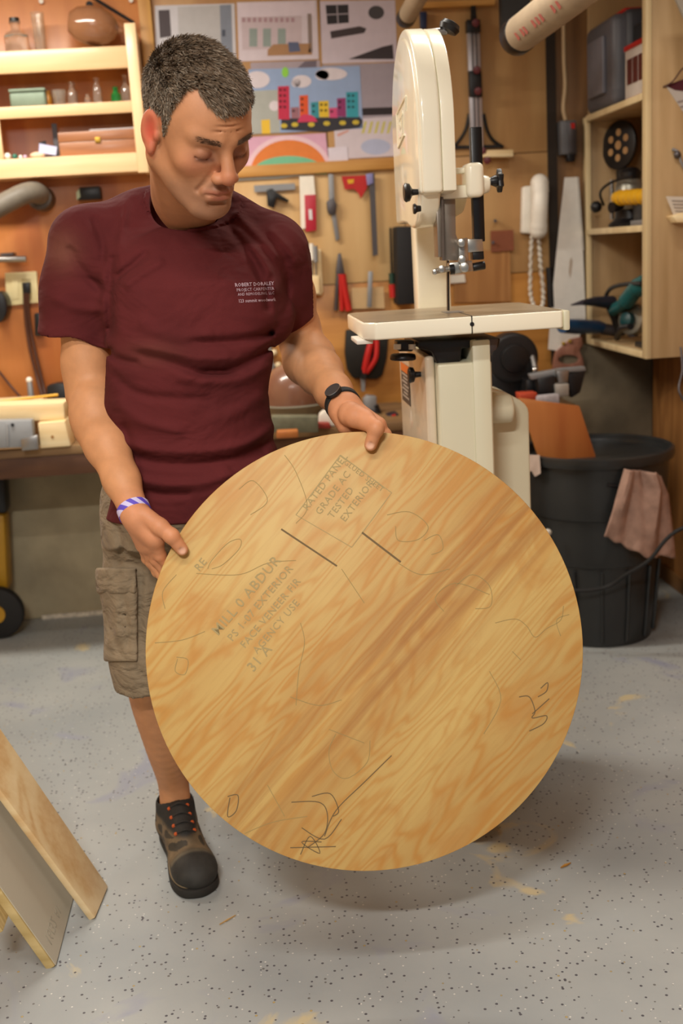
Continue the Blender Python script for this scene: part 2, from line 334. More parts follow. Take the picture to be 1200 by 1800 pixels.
t = T('card_holder', 'pale blue card tilted on a small black stand', 'card holder', PY(85, 270, 4.29)); MB().pprism([(69, 252), (100, 258), (98, 273), (68, 268)], 4.275, .004).build('card', mat('pale_blue', '#b9bedd', .5), t)
a = PY(85, 270, 4.3); MB().span((a.x - .03, 4.281, 1.7245), (a.x + .032, 4.31, 1.7345)).build('stand', BLACK, t, bevel=.002); MB().pprism([(68, 250), (80, 247), (82, 262), (70, 262)], 4.281, .01).build('clip', BLACK, t)
o = MB().pprism([(90, 217), (99, 217), (105, 274), (97, 275)], 4.33, .006).build('steel_rule', DSTEEL); tag(o, 'dark thin rule leaning behind the brown box', 'ruler')
t = T('wooden_box', 'brown wooden box with small brass clasp on the bottom tier', 'box', PY(172, 272, 4.3)); a = PY(106, 272, 4.27); c = PY(240, 232, 4.27)
MB().span((a.x, 4.265, 1.7245), (c.x, 4.36, 1.7245 + .048)).build('body', WALNUT, t, bevel=.002); MB().span((a.x - .001, 4.264, 1.7735), (c.x + .001, 4.361, 1.8065)).build('lid', WALNUT, t, bevel=.002)
cc = PY(173, 257, 4.262); MB().span((cc.x - .010, 4.2605, 1.7645), (cc.x + .010, 4.264, 1.7845)).build('clasp', BRASS, t, bevel=.003)
MB().span((cc.x - .008, 4.258, 1.7665), (cc.x + .008, 4.2605, 1.7825)).build('catch', BRASS, t, bevel=.002)
o = MB().prism([(a.x + .11, 4.27, 1.808), (c.x - .005, 4.27, 1.808), (c.x - .005, 4.35, 1.808), (a.x + .14, 4.35, 1.808)], (0, 0, .004)).build('folded_paper', mat('grey_paper', '#b8b0b0', .7)); tag(o, 'folded grey paper lying on the brown wooden box', 'paper')
for px, py, lb in ((72, 2, 'round pale peg on the orange wall above the bottles'), (230, 0, 'round pale peg on the orange wall by the black lamp arm')):
    o = MB().cyl(PY(px, py, 4.385), PY(px, py, 4.40), .008, n=12).build('wall_peg', WHITEP); tag(o, lb, 'peg')

# ------------------------------------------------------------ left wall bits
HOSE = mat('grey_hose', '#6e675c', .5, noise=.1)
t = T('dust_hose', 'thick grey duct elbow ending in a dark collar under the shelf', 'duct', PY(60, 350, 4.28))
MB().tube(spline([PY(-60, 395, 4.1), PY(0, 362, 4.18), PY(40, 342, 4.22), PY(62, 338, 4.26), PY(72, 344, 4.32)]), .036, 20).build('pipe', HOSE, t)
MB().cyl(PY(68, 346, 4.30), PY(76, 350, 4.39), .045, n=24).build('collar', mat('dark_collar', '#4b4038', .5), t, bevel=.003)
t = T('tape_measure', 'small dark case on the wall just behind the man\'s shoulder', 'tape measure', PY(152, 345, 4.34)); MB().pprism([(136, 334), (140, 329), (175, 327), (178, 350), (136, 352)], 4.34, .05).build('case', BLACK, t, bevel=.004); MB().pprism([(134, 338), (139, 332), (141, 346), (135, 352)], 4.335, .05).build('trim_edge', mat('pale_green', '#b9c8a8', .5), t)
o = MB().tube([PY(-40, 457, 4.33), PY(46, 455, 4.33)], .011, 14).build('steel_bar', STEEL); tag(o, 'bright round steel bar ending near the left frame edge', 'bar')
MB().span(PY(0, 450, 4.34) , PY(28, 444, 4.40)).build('bracket', DSTEEL, o)
t = T('outlet_box', 'cream double outlet plate with one black plug', 'outlet', PY(38, 508, 4.385)); MB().pprism([(8, 480), (64, 477), (68, 532), (12, 538)], 4.385, .015).build('plate', mat('cream_plate', '#ddd0a0', .45), t, bevel=.003)
MB().pprism([(20, 492), (32, 492), (33, 525), (21, 526)], 4.382, .005).build('socket', mat('cream_plate', '#ddd0a0'), t, bevel=.001); MB().pprism([(38, 490), (54, 490), (56, 526), (40, 527)], 4.382, .005).build('socket', mat('dark_cream', '#b8a97a', .5), t, bevel=.001)
t = T('plug_cords', 'two dark cords hanging from the plug of the cream outlet', 'cord', PY(46, 505, 4.37)); MB().pprism([(38, 497), (52, 496), (53, 516), (40, 517)], 4.355, .027).build('plug', BLACK, t, bevel=.004)
CORD = mat('brown_cord', '#4a2a1c', .6)
MB().tube(spline([PY(43, 515, 4.36), PY(45, 560, 4.37), PY(52, 610, 4.37), PY(64, 660, 4.37), PY(75, 700, 4.33)]), .006).build('cord', CORD, t); MB().tube(spline([PY(48, 515, 4.36), PY(52, 570, 4.38), PY(62, 620, 4.38), PY(76, 680, 4.37), PY(80, 702, 4.33)]), .007).build('cord', CORD, t)
o = MB().tube(spline([PY(-30, 620, 4.38), PY(0, 655, 4.38), PY(20, 680, 4.37), PY(35, 697, 4.33)]), .005).build('loose_cord', CORD); tag(o, 'thin dark cord running down the wall at the left frame edge', 'cord')
o = MB().pprism(ell(-4, 540, 16, 28), 4.30, .09).build('black_nozzle', BLACK, bevel=.006); tag(o, 'rounded black tool head at the left frame edge below the outlet', 'tool')
o = MB().pprism([(60, 551), (74, 550), (76, 590), (61, 591)], 4.365, .035).build('wall_switch', BLACK, bevel=.003); tag(o, 'small black box on the wall beside the man\'s sleeve', 'switch')

# ------------------------------------------------------------ workbench
BZ = .76
wb = T('workbench', 'long low workbench along the back wall with front edge coloured dark as shade', 'workbench', (-.3, 4.1, 0))
BYF = 3.85
MB().span((-1.9, BYF, BZ - .03), (.55, WY - .032, BZ)).build('bench_top', wood('bench_wood', '#6e5236', '#8f7048', 'X', .8, .6), wb, bevel=.003)
MB().span((.551, 3.975, BZ - .03), (1.14, WY - .052, BZ)).build('bench_top', wood('bench_wood', '#8c6a44', '#b39064'), wb, bevel=.003)
MB().span((-1.9, BYF + .004, BZ - .10), (.55, BYF + .03, BZ - .031)).build('front_apron', wood('apron_shade_wood', '#4a2c18', '#5c3a20', 'X', .8, .6), wb, bevel=.002)  # apron coloured dark to stand for the shade under the bench
MB().span((-1.9, WY - .07, BZ - .14), (1.14, WY - .032, BZ - .031)).build('back_rail', PLY_DK, wb)
for x, y in ((-1.8, BYF + .04), (.4, BYF + .04), (-1.8, WY - .15), (.4, WY - .15), (1.02, 3.99)): MB().span((x, y, 0), (x + .08, y + .08, BZ - .031)).build('leg', PLY_DK, wb, bevel=.003)
def clutter(name, px, Y, th, m, label, cat, z=None, bev=.004):
    mb = MB().pprism(px, Y, th); lo = min(v.z for v in mb.v); z = BZ + .0005 if z is None else z
    for v in mb.v: v.z += (z - lo)
    return tag(mb.build(name, m, bevel=bev), label, cat)
# timber stacked on the left end
t = T('bench_vise', 'grey metal bench vise on the bench edge at far left', 'vise', (-.85, 3.81, .75)); GV = mat('vise_paint', '#96989a', .5, .3)
MB().pprism([(-90, 742), (56, 738), (60, 786), (-90, 792)], 3.80, .045).build('jaw', GV, t, bevel=.005); MB().pprism([(36, 772), (66, 764), (68, 790), (38, 793)], 3.785, .014).build('slide', STEEL, t, bevel=.004)
MB().pprism([(10, 745), (14, 745), (16, 786), (12, 786)], 3.795, .006).build('rib', GV, t, bevel=.002); MB().cyl(PY(22, 747, 3.797), PY(22, 747, 3.80), .006).build('bolt', BLACK, t)
o = clutter('pine_block', [(67, 748), (114, 744), (124, 788), (72, 792)], 3.83, .12, LUMBER, 'short pale pine block with a knot at the bench edge', 'wood block', bev=.002); k = PY(92, 768, 3.829)
MB().cyl((k.x, 3.8285, k.z), (k.x, 3.8305, k.z), .005).build('knot', mat('knot', '#9a6a30', .6), o)
clutter('thick_board', [(-90, 718), (112, 711), (114, 741), (-90, 747)], 3.87, .13, LUMBER, 'thick pale board along the bench front, lying on the pine block and vise', 'board', z=BZ + .085, bev=.002)
clutter('board', [(56, 704), (112, 700), (113, 716), (57, 722)], 4.03, .1, PLY_OR, 'orange brown board end behind the thick pale board', 'board', z=BZ, bev=.002)
clutter('board', [(-90, 702), (62, 694), (66, 760), (-90, 768)], 4.02, .22, wood('lumber2', '#e2c692', '#f4e2ba', 'X', 1, .55, 0, 1.6), 'broad pale timber stack end behind the thick board', 'board', z=BZ, bev=.002)
o = MB().tube([PY(-60, 714, 4.01), PY(0, 706, 4.01), PY(102, 694, 4.01)], .005, 6).build('yellow_stick', YELLOW); tag(o, 'thin yellow stick lying across the pale boards', 'stick')
t = T('small_tool', 'small upright pale metal tool standing behind the pale boards', 'tool', (PY(54, 690, 4.3).x, 4.3, BZ)); a = PY(54, 690, 4.3); tp = PY(54, 670, 4.3).z
MB().cyl((a.x, 4.3, BZ), (a.x, 4.3, tp), .014, .010).build('body', GREY, t, bevel=.002); MB().ball((a.x, 4.3, tp + .004), .012).build('tip', WHITEP, t)
o = clutter('black_case', [(82, 687), (100, 682), (130, 682), (130, 760), (84, 760)], 4.28, .06, BLACK, 'small black case on the bench behind the man\'s elbow', 'case', bev=.008)
# yellow dust collector / hand truck beneath the bench, cut by the frame
t = T('yellow_cart', 'yellow machine with black wheel under the bench at left', 'machine', PZ(0, 1090, 0))
a = PZ(10, 1100, 0); w = Vector((a.x - .06, 4.2, .10))
MB().pprism([(-90, 905), (8, 905), (14, 1040), (-90, 1045)], w.y + .01, .1).build('body', mat('yellow_paint', '#b0841c', .45), t, bevel=.015)
MB().cyl(w + Vector((.07, -.05, 0)), w + Vector((.07, 0, 0)), .10, n=32).build('wheel', BLACKR, t, bevel=.012); MB().cyl(w + Vector((.07, -.056, 0)), w + Vector((.07, -.045, 0)), .035).build('hub', mat('yellow_paint', '#b0841c'), t)
MB().pprism([(-90, 830), (8, 830), (12, 905), (-90, 905)], w.y + .02, .09).build('motor_head', BLACK, t, bevel=.02)
MB().cyl((w.x - .16, w.y + .05, .0), (w.x - .16, w.y + .1, .0), .001).build('axle', BLACK, t)

# ------------------------------------------------------------ prints and drawings on the wall
PH = {}
def cm(h, rough=.7):
    return mat('print_' + h.strip('#'), h, rough, noise=.02)
def wposter(name, px, label, col='#c9c2c8', cat='poster', layer=0, par=None):
    Yf = 4.3985 - layer * .0012
    if par is None:
        c = PY(sum(p[0] for p in px) / len(px), max(p[1] for p in px), Yf); t = T(name, label, cat, c)
        MB().pprism(px, Yf, .001).build('paper', cm(col), t); return t
def ink(t, name, px, col, layer=0, k=1):
    Yf = 4.3985 - layer * .0012 - k * .0003
    return MB().pprism(px, Yf, .0003).build(name, cm(col), t, smooth=False)
t = wposter('photo_print', [(272, 10), (412, 6), (416, 140), (276, 146)], 'photograph print of a white panelled door behind the man\'s head', '#c8c6cc', 'photo')
ink(t, 'dark_frame', [(278, 18), (298, 17), (301, 64), (281, 67)], '#4c4448'); ink(t, 'door', [(312, 12), (386, 9), (390, 130), (316, 135)], '#b5b3b4'); ink(t, 'wall_area', [(386, 9), (406, 8), (410, 130), (390, 130)], '#7f8694', k=2); ink(t, 'handle', [(390, 52), (396, 52), (396, 64), (390, 64)], '#4c5260', k=3)
t = wposter('photo_print', [(416, 4), (556, 0), (560, 104), (420, 108)], 'photograph print of a bright room with windows, middle of the top row', '#d2c6ce', 'photo')
ink(t, 'ceiling_area', [(418, 6), (552, 3), (553, 28), (420, 30)], '#d9ccd6'); ink(t, 'far_wall', [(424, 30), (530, 28), (530, 84), (426, 88)], '#c4b4ba')
for i in range(10): ink(t, 'shelf_row', [(425 + i * 9.6, 31), (431 + i * 9.6, 31), (431 + i * 9.6, 39), (425 + i * 9.6, 39)], '#a98a92', k=2)
for x in (438, 462, 488): ink(t, 'window', [(x, 50), (x + 14, 50), (x + 14, 82), (x, 82)], '#8f9c98', k=2)
ink(t, 'furniture', [(470, 88), (480, 78), (548, 76), (548, 96), (470, 98)], '#a8805c', k=3); ink(t, 'dark_chair', [(506, 74), (524, 74), (528, 90), (508, 92)], '#5c6480', k=4); ink(t, 'pillar', [(540, 24), (547, 24), (549, 92), (542, 92)], '#8a7a74', k=3)
t = wposter('photo_print', [(562, 2), (694, 0), (698, 108), (566, 112)], 'photograph print of a white room with black windows, right of the top row', '#cbbfca', 'photo')
ink(t, 'window', [(572, 9), (612, 8), (613, 40), (575, 43)], '#2f2c30'); ink(t, 'window_bar', [(591, 9), (593, 9), (595, 42), (593, 42)], '#a8a0a8', k=2); ink(t, 'window_bar', [(573, 25), (612, 23), (612, 25), (573, 27)], '#a8a0a8', k=2)
ink(t, 'round_window', ell(661, 22, 14, 12), '#4b484c'); ink(t, 'counter', [(580, 55), (632, 46), (644, 50), (640, 58), (582, 68)], '#433a3c'); ink(t, 'counter', [(612, 104), (672, 82), (690, 78), (692, 104)], '#3a3236')
t = wposter('photo_print', [(440, 110), (562, 106), (564, 150), (442, 152)], 'grey photograph print mostly covered by the city drawing', '#a79aa2', 'photo'); ink(t, 'dark_patch', [(535, 108), (556, 106), (556, 120), (520, 122)], '#6e6470')
t = wposter('photo_print', [(566, 114), (698, 110), (702, 212), (572, 216)], 'grey photograph print with black bottom edge right of the city drawing', '#9e949e', 'photo'); ink(t, 'dark_edge', [(572, 192), (700, 188), (701, 201), (574, 205)], '#2c2428')
# city collage
t = wposter('city_drawing', [(436, 122), (632, 116), (638, 226), (440, 236)], 'childrens paper collage of coloured tower blocks under a blue sky', '#93a8cc', 'drawing', 1)
ink(t, 'grey_field', [(438, 160), (488, 158), (492, 233), (440, 236)], '#a9aca6', 1); ink(t, 'yellow_door', [(459, 211), (474, 210), (475, 235), (460, 235)], '#e6bd3c', 1, 2)
for e in ((452, 140, 22, 15), (530, 143, 17, 11), (582, 130, 28, 11), (566, 132, 12, 9), (520, 146, 8, 7), (482, 186, 9, 9)): ink(t, 'cloud', ell(*e), '#d8cfd6', 1, 3 if e[1] != 186 else 2)
ink(t, 'balloon', ell(501, 127, 6, 9), '#8fd04e', 1, 4)
ink(t, 'road', [(494, 208), (632, 205), (637, 214), (632, 224), (570, 232), (494, 228)], '#33323a', 1, 2)
def tower(x, y, w, h, c):
    ink(t, 'tower', [(x, y), (x + w, y - 1), (x + w + 1, y + h), (x + 1, y + h)], c, 1, 3)
    dk = '#' + ''.join('%02x' % int(int(c[i:i + 2], 16) * .45) for i in (1, 3, 5))
    for r in range(max(1, int(h / 12))):
        for q in range(max(1, int(w / 8))): 
            ink(t, 'tower_window', [(x + 2.5 + q * 7.5, y + 4 + r * 10), (x + 7 + q * 7.5, y + 4 + r * 10), (x + 7 + q * 7.5, y + 8 + r * 10), (x + 2.5 + q * 7.5, y + 8 + r * 10)], dk, 1, 4)
tower(488, 152, 20, 58, '#c0304e'); tower(526, 168, 15, 40, '#d9562a'); tower(546, 180, 14, 27, '#3a8f9c'); tower(560, 178, 17, 28, '#dcb832'); tower(592, 173, 15, 32, '#8c3468'); tower(608, 162, 21, 44, '#3a98a8'); tower(578, 190, 14, 17, '#c84a78'); tower(511, 189, 14, 19, '#9a6a74')
ink(t, 'pink_car', [(522, 215), (527, 205), (534, 201), (546, 202), (553, 206), (558, 214)], '#cc3c62', 1, 5)
for x, y in ((499, 221), (518, 219), (547, 219), (574, 217), (602, 216), (625, 215)): ink(t, 'road_mark', ell(x, y, 6, 4), '#c9b23c', 1, 5 if x != 547 else 6)
t = wposter('rainbow_drawing', [(420, 242), (572, 234), (579, 302), (418, 318)], 'childrens crayon drawing of an orange and green rainbow', '#d4a4bc', 'drawing', 2)
ink(t, 'pale_arc', ell(508, 304, 76, 66, 24, PI, 2 * PI), '#e2c2cc', 2); ink(t, 'orange_arc', ell(508, 304, 68, 58, 24, PI, 2 * PI), '#d97c3a', 2, 2); ink(t, 'green_hill', ell(508, 306, 66, 32, 24, PI, 2 * PI), '#74b894', 2, 3); ink(t, 'white_strip', [(418, 306), (490, 303), (578, 294), (579, 302), (490, 314), (418, 318)], '#c6ccc8', 2, 4)
t = wposter('crayon_sketch', [(586, 212), (698, 204), (700, 274), (590, 280)], 'pale crayon sketch with yellow strokes and a blue pond beside the saw', '#cfc4cc', 'drawing', 1)
for i in range(5): ink(t, 'yellow_stroke', [(640 + i * 11, 214), (645 + i * 11, 213), (640 + i * 11, 234), (635 + i * 11, 235)], '#c9c070', 1)
ink(t, 'blue_pond', ell(660, 258, 26, 14), '#b0b6d0', 1); ink(t, 'red_stroke', [(592, 236), (612, 228), (613, 231), (594, 240)], '#d0988c', 1)
wposter('note_card', [(576, 260), (610, 257), (612, 283), (578, 285)], 'small blank white card below the crayon sketch', '#d8d0dc', 'card', 3)

# ------------------------------------------------------------ tools on the peg wall
Y0 = 4.385
t = T('square_rule', 'grey steel rule with a black clamp head hanging below the rainbow drawing', 'ruler', PY(485, 330, Y0)); MB().pprism([(446, 326), (518, 322), (519, 333), (447, 338)], Y0, .006).build('rule', GREY, t)
MB().pprism([(468, 334), (478, 331), (486, 338), (508, 352), (505, 356), (486, 348), (482, 366), (470, 362)], Y0 - .02, .02).build('clamp_head', BLACK, t, bevel=.002)
t = T('level_box', 'white card sleeve with a red lower half hanging on the wall', 'blade sleeve', PY(541, 408, Y0)); MB().pprism([(526, 310), (551, 309), (554, 345), (553, 400), (529, 402)], Y0, .008).build('sleeve', mat('white_card', '#ece6d8', .35), t); MB().pprism([(535, 343), (555, 342), (556, 405), (537, 408)], Y0 - .006, .006).build('red_case', mat('red_card', '#b3283a', .4), t, bevel=.001)
MB().pprism([(542, 368), (548, 368), (549, 386), (543, 386)], Y0 - .0075, .0015).build('white_lettering', PAPER, t)
t = T('adjustable_wrench', 'grey adjustable wrench hanging beside the red and white sleeve', 'wrench', PY(588, 422, Y0))
MB().pprism([(577, 306), (586, 306), (588, 350), (590, 372), (597, 420), (590, 424), (582, 376), (578, 350)], Y0, .008).build('bar', GREY, t, bevel=.002); MB().pprism([(574, 354), (586, 347), (592, 360), (590, 376), (578, 378), (575, 368)], Y0 - .012, .02).build('jaw', DSTEEL, t, bevel=.003)
t = T('speed_square', 'red speed square hanging next to a long grey ruler', 'square', PY(622, 350, Y0)); MB().pprism([(600, 310), (643, 308), (645, 330), (634, 349), (630, 340), (622, 332), (606, 333)], Y0, .005).build('plate', RED, t); MB().pprism([(610, 316), (622, 315), (621, 322), (612, 323)], Y0 - .001, .001).build('yellow_mark', YELLOW, t)
t = T('combination_square', 'long grey ruler with a pale blue head hanging on the wall', 'ruler', PY(657, 450, Y0)); MB().pprism([(648, 304), (658, 304), (664, 448), (655, 450)], Y0 - .012, .005).build('blade', DSTEEL, t); MB().pprism([(643, 306), (655, 304), (656, 322), (646, 326)], Y0 - .02, .02).build('head', mat('mauve_blue', '#8684b4', .5), t, bevel=.002)
t = T('tool_rack', 'small pale wooden rack behind the man\'s shoulder', 'rack', PY(555, 520, Y0)); MB().pprism([(535, 440), (564, 438), (568, 512), (565, 519), (540, 519), (538, 480)], Y0 - .02, .035).build('back_board', LUMBER, t, bevel=.003); MB().pprism([(534, 486), (560, 484), (562, 516), (538, 518)], Y0 - .06, .04).build('pocket', LUMBER, t, bevel=.003)
for i, (x, y0, y1, m, lab) in enumerate(((539, 424, 486, BLACK, 'black handled screwdriver in the pale wooden rack'), (548, 428, 486, WHITEP, 'white handled screwdriver in the pale wooden rack'), (555, 432, 490, GREY, 'grey steel chisel in the pale wooden rack'))):
    t = T('screwdriver', lab, 'screwdriver', PY(x, y1, Y0 - .045)); MB().tube([PY(x - 1, y0, Y0 - .045), PY(x, (y0 + y1) / 2, Y0 - .045)], .0085, 10).build('handle', m, t); MB().tube([PY(x, (y0 + y1) / 2, Y0 - .045), PY(x + 1, y1 + 14, Y0 - .045)], .004, 8).build('shaft', STEEL, t)
t = T('pliers', 'long nose pliers with red handles hanging on the wall', 'pliers', PY(603, 545, Y0))
MB().pprism([(594, 446), (599, 445), (606, 482), (604, 490), (593, 488), (590, 480)], Y0 - .012, .012).build('jaws', DSTEEL, t, bevel=.001)
MB().tube(spline([PY(594, 484, Y0 - .01), PY(592, 510, Y0 - .01), PY(590, 546, Y0 - .01)]), .008).build('handle', DSTEEL, t); MB().tube(spline([PY(602, 482, Y0 - .01), PY(606, 510, Y0 - .01), PY(613, 546, Y0 - .01)]), [.013] * 17, 10).build('handle', RED, t)
MB().tube(spline([PY(597, 482, Y0 - .01), PY(599, 510, Y0 - .01), PY(601, 546, Y0 - .01)]), .009, 10).build('handle', RED, t)
o = MB().pprism([(647, 477), (655, 477), (653, 540), (645, 540)], Y0 - .02, .004).build('steel_file', GREY, bevel=.001); tag(o, 'narrow grey file hanging above the saw table corner', 'file')
o = MB().pprism([(618, 506), (674, 504), (676, 542), (618, 543)], Y0 - .006, .004).build('plastic_sleeve', mat('clear_plastic', '#d8b888', .3, trans=.3)); tag(o, 'clear plastic sleeve pinned behind the narrow grey file', 'sleeve')
t = T('marker_pen', 'red bodied marker with dark cap hanging beside the black panel', 'marker', PY(690, 525, Y0)); MB().tube([PY(689, 500, Y0 - .02), PY(691, 523, Y0 - .02)], .014, 12).build('body', RED, t); MB().tube([PY(688, 480, Y0 - .02), PY(689, 499, Y0 - .02)], .0115, 12).build('cap', mat('dark_green', '#1e3a2c', .5), t); MB().tube([PY(686, 400, Y0), PY(688, 480, Y0)], .004).build('cord', BLACK, t)
t = T('tool_holster', 'black leather holster hanging under the saw table height', 'holster', PY(643, 664, Y0)); MB().pprism([(608, 580), (684, 578), (680, 630), (672, 660), (662, 667), (620, 665), (610, 650), (606, 620)], Y0 - .02, .03).build('pouch', mat('black_leather', '#17140f', .6, bump=.3), t, bevel=.006)
t = T('snips', 'red handled snips tucked in the black holster', 'snips', PY(648, 690, Y0 - .04))
MB().tube(spline([PY(653, 598, Y0 - .035), PY(646, 625, Y0 - .04), PY(640, 655, Y0 - .035)]), .013, 10).build('handle', RED, t); MB().tube(spline([PY(662, 598, Y0 - .035), PY(660, 630, Y0 - .045), PY(644, 655, Y0 - .035)]), .010, 10).build('handle', RED, t); MB().pprism([(634, 664), (642, 664), (641, 688), (635, 688)], Y0 - .03, .01).build('blade', GREY, t); MB().pprism([(634, 650), (645, 650), (643, 666), (635, 666)], Y0 - .045, .02).build('pivot', BLACK, t)
# key rack
t = T('hanging_clamps', 'bunch of small grey metal clamps hanging behind the man\'s elbow', 'clamps', PY(483, 660, Y0))
for x, y in ((470, 598), (478, 620), (485, 642), (496, 655)): MB().ball(PY(x + 4, y, Y0 - .01), .013, 12).build('knob', mat('bone', '#d8c6a0', .4), t)
for p in (((466, 590), (472, 640)), ((474, 600), (480, 660)), ((480, 640), (500, 664)), ((470, 620), (468, 655))): MB().tube([PY(*p[0], Y0), PY(*p[1], Y0)], .006).build('rod', GREY, t)

# bench clutter behind the man
a = PY(520, 744, 4.15)
t = T('round_ornament', 'brown glazed bowl upside down on the bench behind the watch', 'ornament', (a.x, 4.1, BZ))
GB2 = mat('brown_glaze_dull', '#7c5644', .28, coat=.5)
MB().lathe([(.107, .055), (.109, .07), (.108, .11), (.097, .15), (.073, .182), (.04, .198), (.002, .204)], (a.x, 4.1, BZ), n=32).build('body', GB2, t); MB().lathe([(.09, .0), (.1, .03), (.116, .05), (.12, .056), (.107, .06)], (a.x, 4.1, BZ), n=32).build('rim_tray', mat('grey_green_tray', '#8a8676', .5, .3), t)
clutter('glue_bottle', [(560, 752), (562, 735), (570, 728), (578, 730), (590, 755)], 3.85, .05, WHITEP, 'small white plastic bottle on the bench beside the brown bowl', 'bottle')
clutter('red_tool', [(546, 750), (548, 742), (580, 742), (582, 751)], 3.8, .06, mat('dull_red', '#8e2c22', .5), 'low dull red tool lying on the bench', 'tool')
clutter('green_box', [(478, 770), (478, 742), (560, 742), (560, 770)], 3.74, .06, mat('grey_green', '#6c6c58', .6, noise=.2), 'long grey green box on the bench front behind the man', 'box')
clutter('wood_offcut', [(487, 785), (488, 772), (525, 770), (525, 783)], 3.66, .05, PLY_OR, 'orange wood offcut on the bench edge', 'wood')
t = T('block_plane', 'grey metal plane with black handle standing by the saw stand', 'plane', (PY(655, 720, 4.1).x, 4.1, BZ)); a = PY(655, 720, 4.05)
MB().pprism([(638, 702), (645, 695), (662, 697), (662, 722), (652, 732), (640, 720)], 4.1, .04).build('body', GREY, t, bevel=.004); MB().pprism([(640, 722), (664, 720), (668, 734), (642, 736)], 4.09, .06).build('base', DSTEEL, t, bevel=.003); MB().tube([PY(661, 712, 4.08), PY(670, 734, 4.08)], .008).build('handle', BLACK, t)
t = T('small_drill', 'dark blue and black tool with a red band beside the saw stand', 'tool', (PY(686, 752, 4.0).x, 4.0, BZ)); MB().pprism([(668, 752), (672, 738), (684, 730), (700, 726), (704, 752)], 4.0, .08).build('body', mat('navy', '#20222c', .4), t, bevel=.006); MB().pprism([(688, 730), (695, 728), (696, 738), (690, 740)], 3.995, .01).build('band', RED, t)
# ------------------------------------------------------------ band saw (operator side faces left)
def yzprism(mb, pts, x0, x1, mi=0): return mb.prism([(x0, y, z) for y, z in pts], (x1 - x0, 0, 0), mi)
bs = T('band_saw', 'tall cream enamelled band saw with round wheel cover and small square table', 'band saw', (.48, 2.62, 0))
YC, RW, ZT = 2.63, .215, 1.585
def cover(r, zn=1.452, zf=1.40, lobe=True):
    pts = [(YC + r * math.cos(a), ZT + r * 1.02 * math.sin(a)) for a in [PI * i / 28 for i in range(29)]]   # far top -> near
    pts += [(YC - r, zn + .06), (YC - r, zn)]
    if lobe: pts += [(YC - r * .86, zn - .002), (YC - r * .78, zn - .03), (YC - r * .66, zn - .055), (YC - r * .5, zn - .066), (YC - r * .3, zn - .068), (YC - r * .1, zn - .064), (YC + r * .1, zf - .004), (YC + r * .4, zf - .0)]
    pts += [(YC + r, zf)]
    return pts
DX = .374
yzprism(MB(), cover(RW), DX + .004, DX + .0465).build('wheel_door', CREAM, bs, bevel=.007, seg=4, ang=50)
yzprism(MB(), cover(RW - .015), DX, DX + .02).build('door_panel', CREAM, bs, bevel=.008, seg=3, ang=50)
yzprism(MB(), cover(RW - .0015, 1.454, 1.42, False), DX + .047, DX + .075).build('wheel_housing', CREAM, bs, bevel=.0025, seg=3, ang=50)
# embossed emblem on the door: slanted frame with letters
ex = DX - .0012
up = Vector((0, .0, 1)); dr = Vector((0, -1, .0))
def em(pts, name='emblem_frame'):   # (u towards camera, v up) about the emblem centre
    return [Vector((ex, 2.66 - u * .72, 1.615 + v * .62)) for u, v in pts]
for a, c in (((-.085, .045), (.13, .075)), ((-.085, -.075), (.06, -.045)), ((-.085, -.075), (-.085, .045)), ((.13, .075), (.11, .03))):
    MB().tube(em([a, c]), .0026, 8).build('emblem_frame', CREAM, bs)
dirx = Vector((0, -1, .14))
text_mesh('emblem_letters', 'JET', .062, CREAM, bs, Vector((ex + .001, 2.71, 1.585)), dirx, (0, 0, 1), ext=.002, bold=.002)
# tension wheel on top
k = PY(778, 48, 2.62)
MB().lathe([(.003, -.014), (.02, -.01), (.024, 0), (.02, .009), (.01, .012)], (k.x + .015, 2.62, k.z), (.5, 0, .85), 24).build('tension_knob', BLACK, bs)
MB().cyl((.42, 2.62, 1.795), (k.x + .008, 2.62, k.z - .008), .008).build('tension_rod', STEEL, bs)
# back column and upper frame
cx0, cx1 = PY(731, 480, 2.86).x, PY(789, 480, 2.86).x
MB().span((cx0, 2.84, 1.14), (cx1, 2.92, 1.46)).build('column', CREAM, bs, bevel=.008, seg=3)
MB().pprism([(766, 345), (822, 345), (815, 372), (790, 388), (768, 392)], 2.6, .1).build('arm_underside', CREAM2, bs, bevel=.004)
# blade guard channel
YB = 2.50
MB().pprism([(766, 345), (775, 345), (777, 452), (770, 452)], YB - .03, .05).build('blade_guard', mat('guard_grey', '#8d8276', .35, .6), bs, bevel=.001)
MB().pprism([(776, 345), (800, 345), (801, 412), (806, 424), (806, 458), (778, 458)], YB - .012, .006).build('blade_guard', mat('guard_grey', '#8d8276'), bs, bevel=.001)
MB().pprism([(775, 346), (779, 346), (781, 458), (777, 458)], YB - .04, .034).build('guard_edge', mat('guard_dark', '#6a6058', .4, .6), bs)
MB().pprism([(786, 455), (789, 455), (790, 546), (787, 546)], YB, .014).build('saw_blade', mat('dark_blade', '#2c2826', .4, .6), bs)
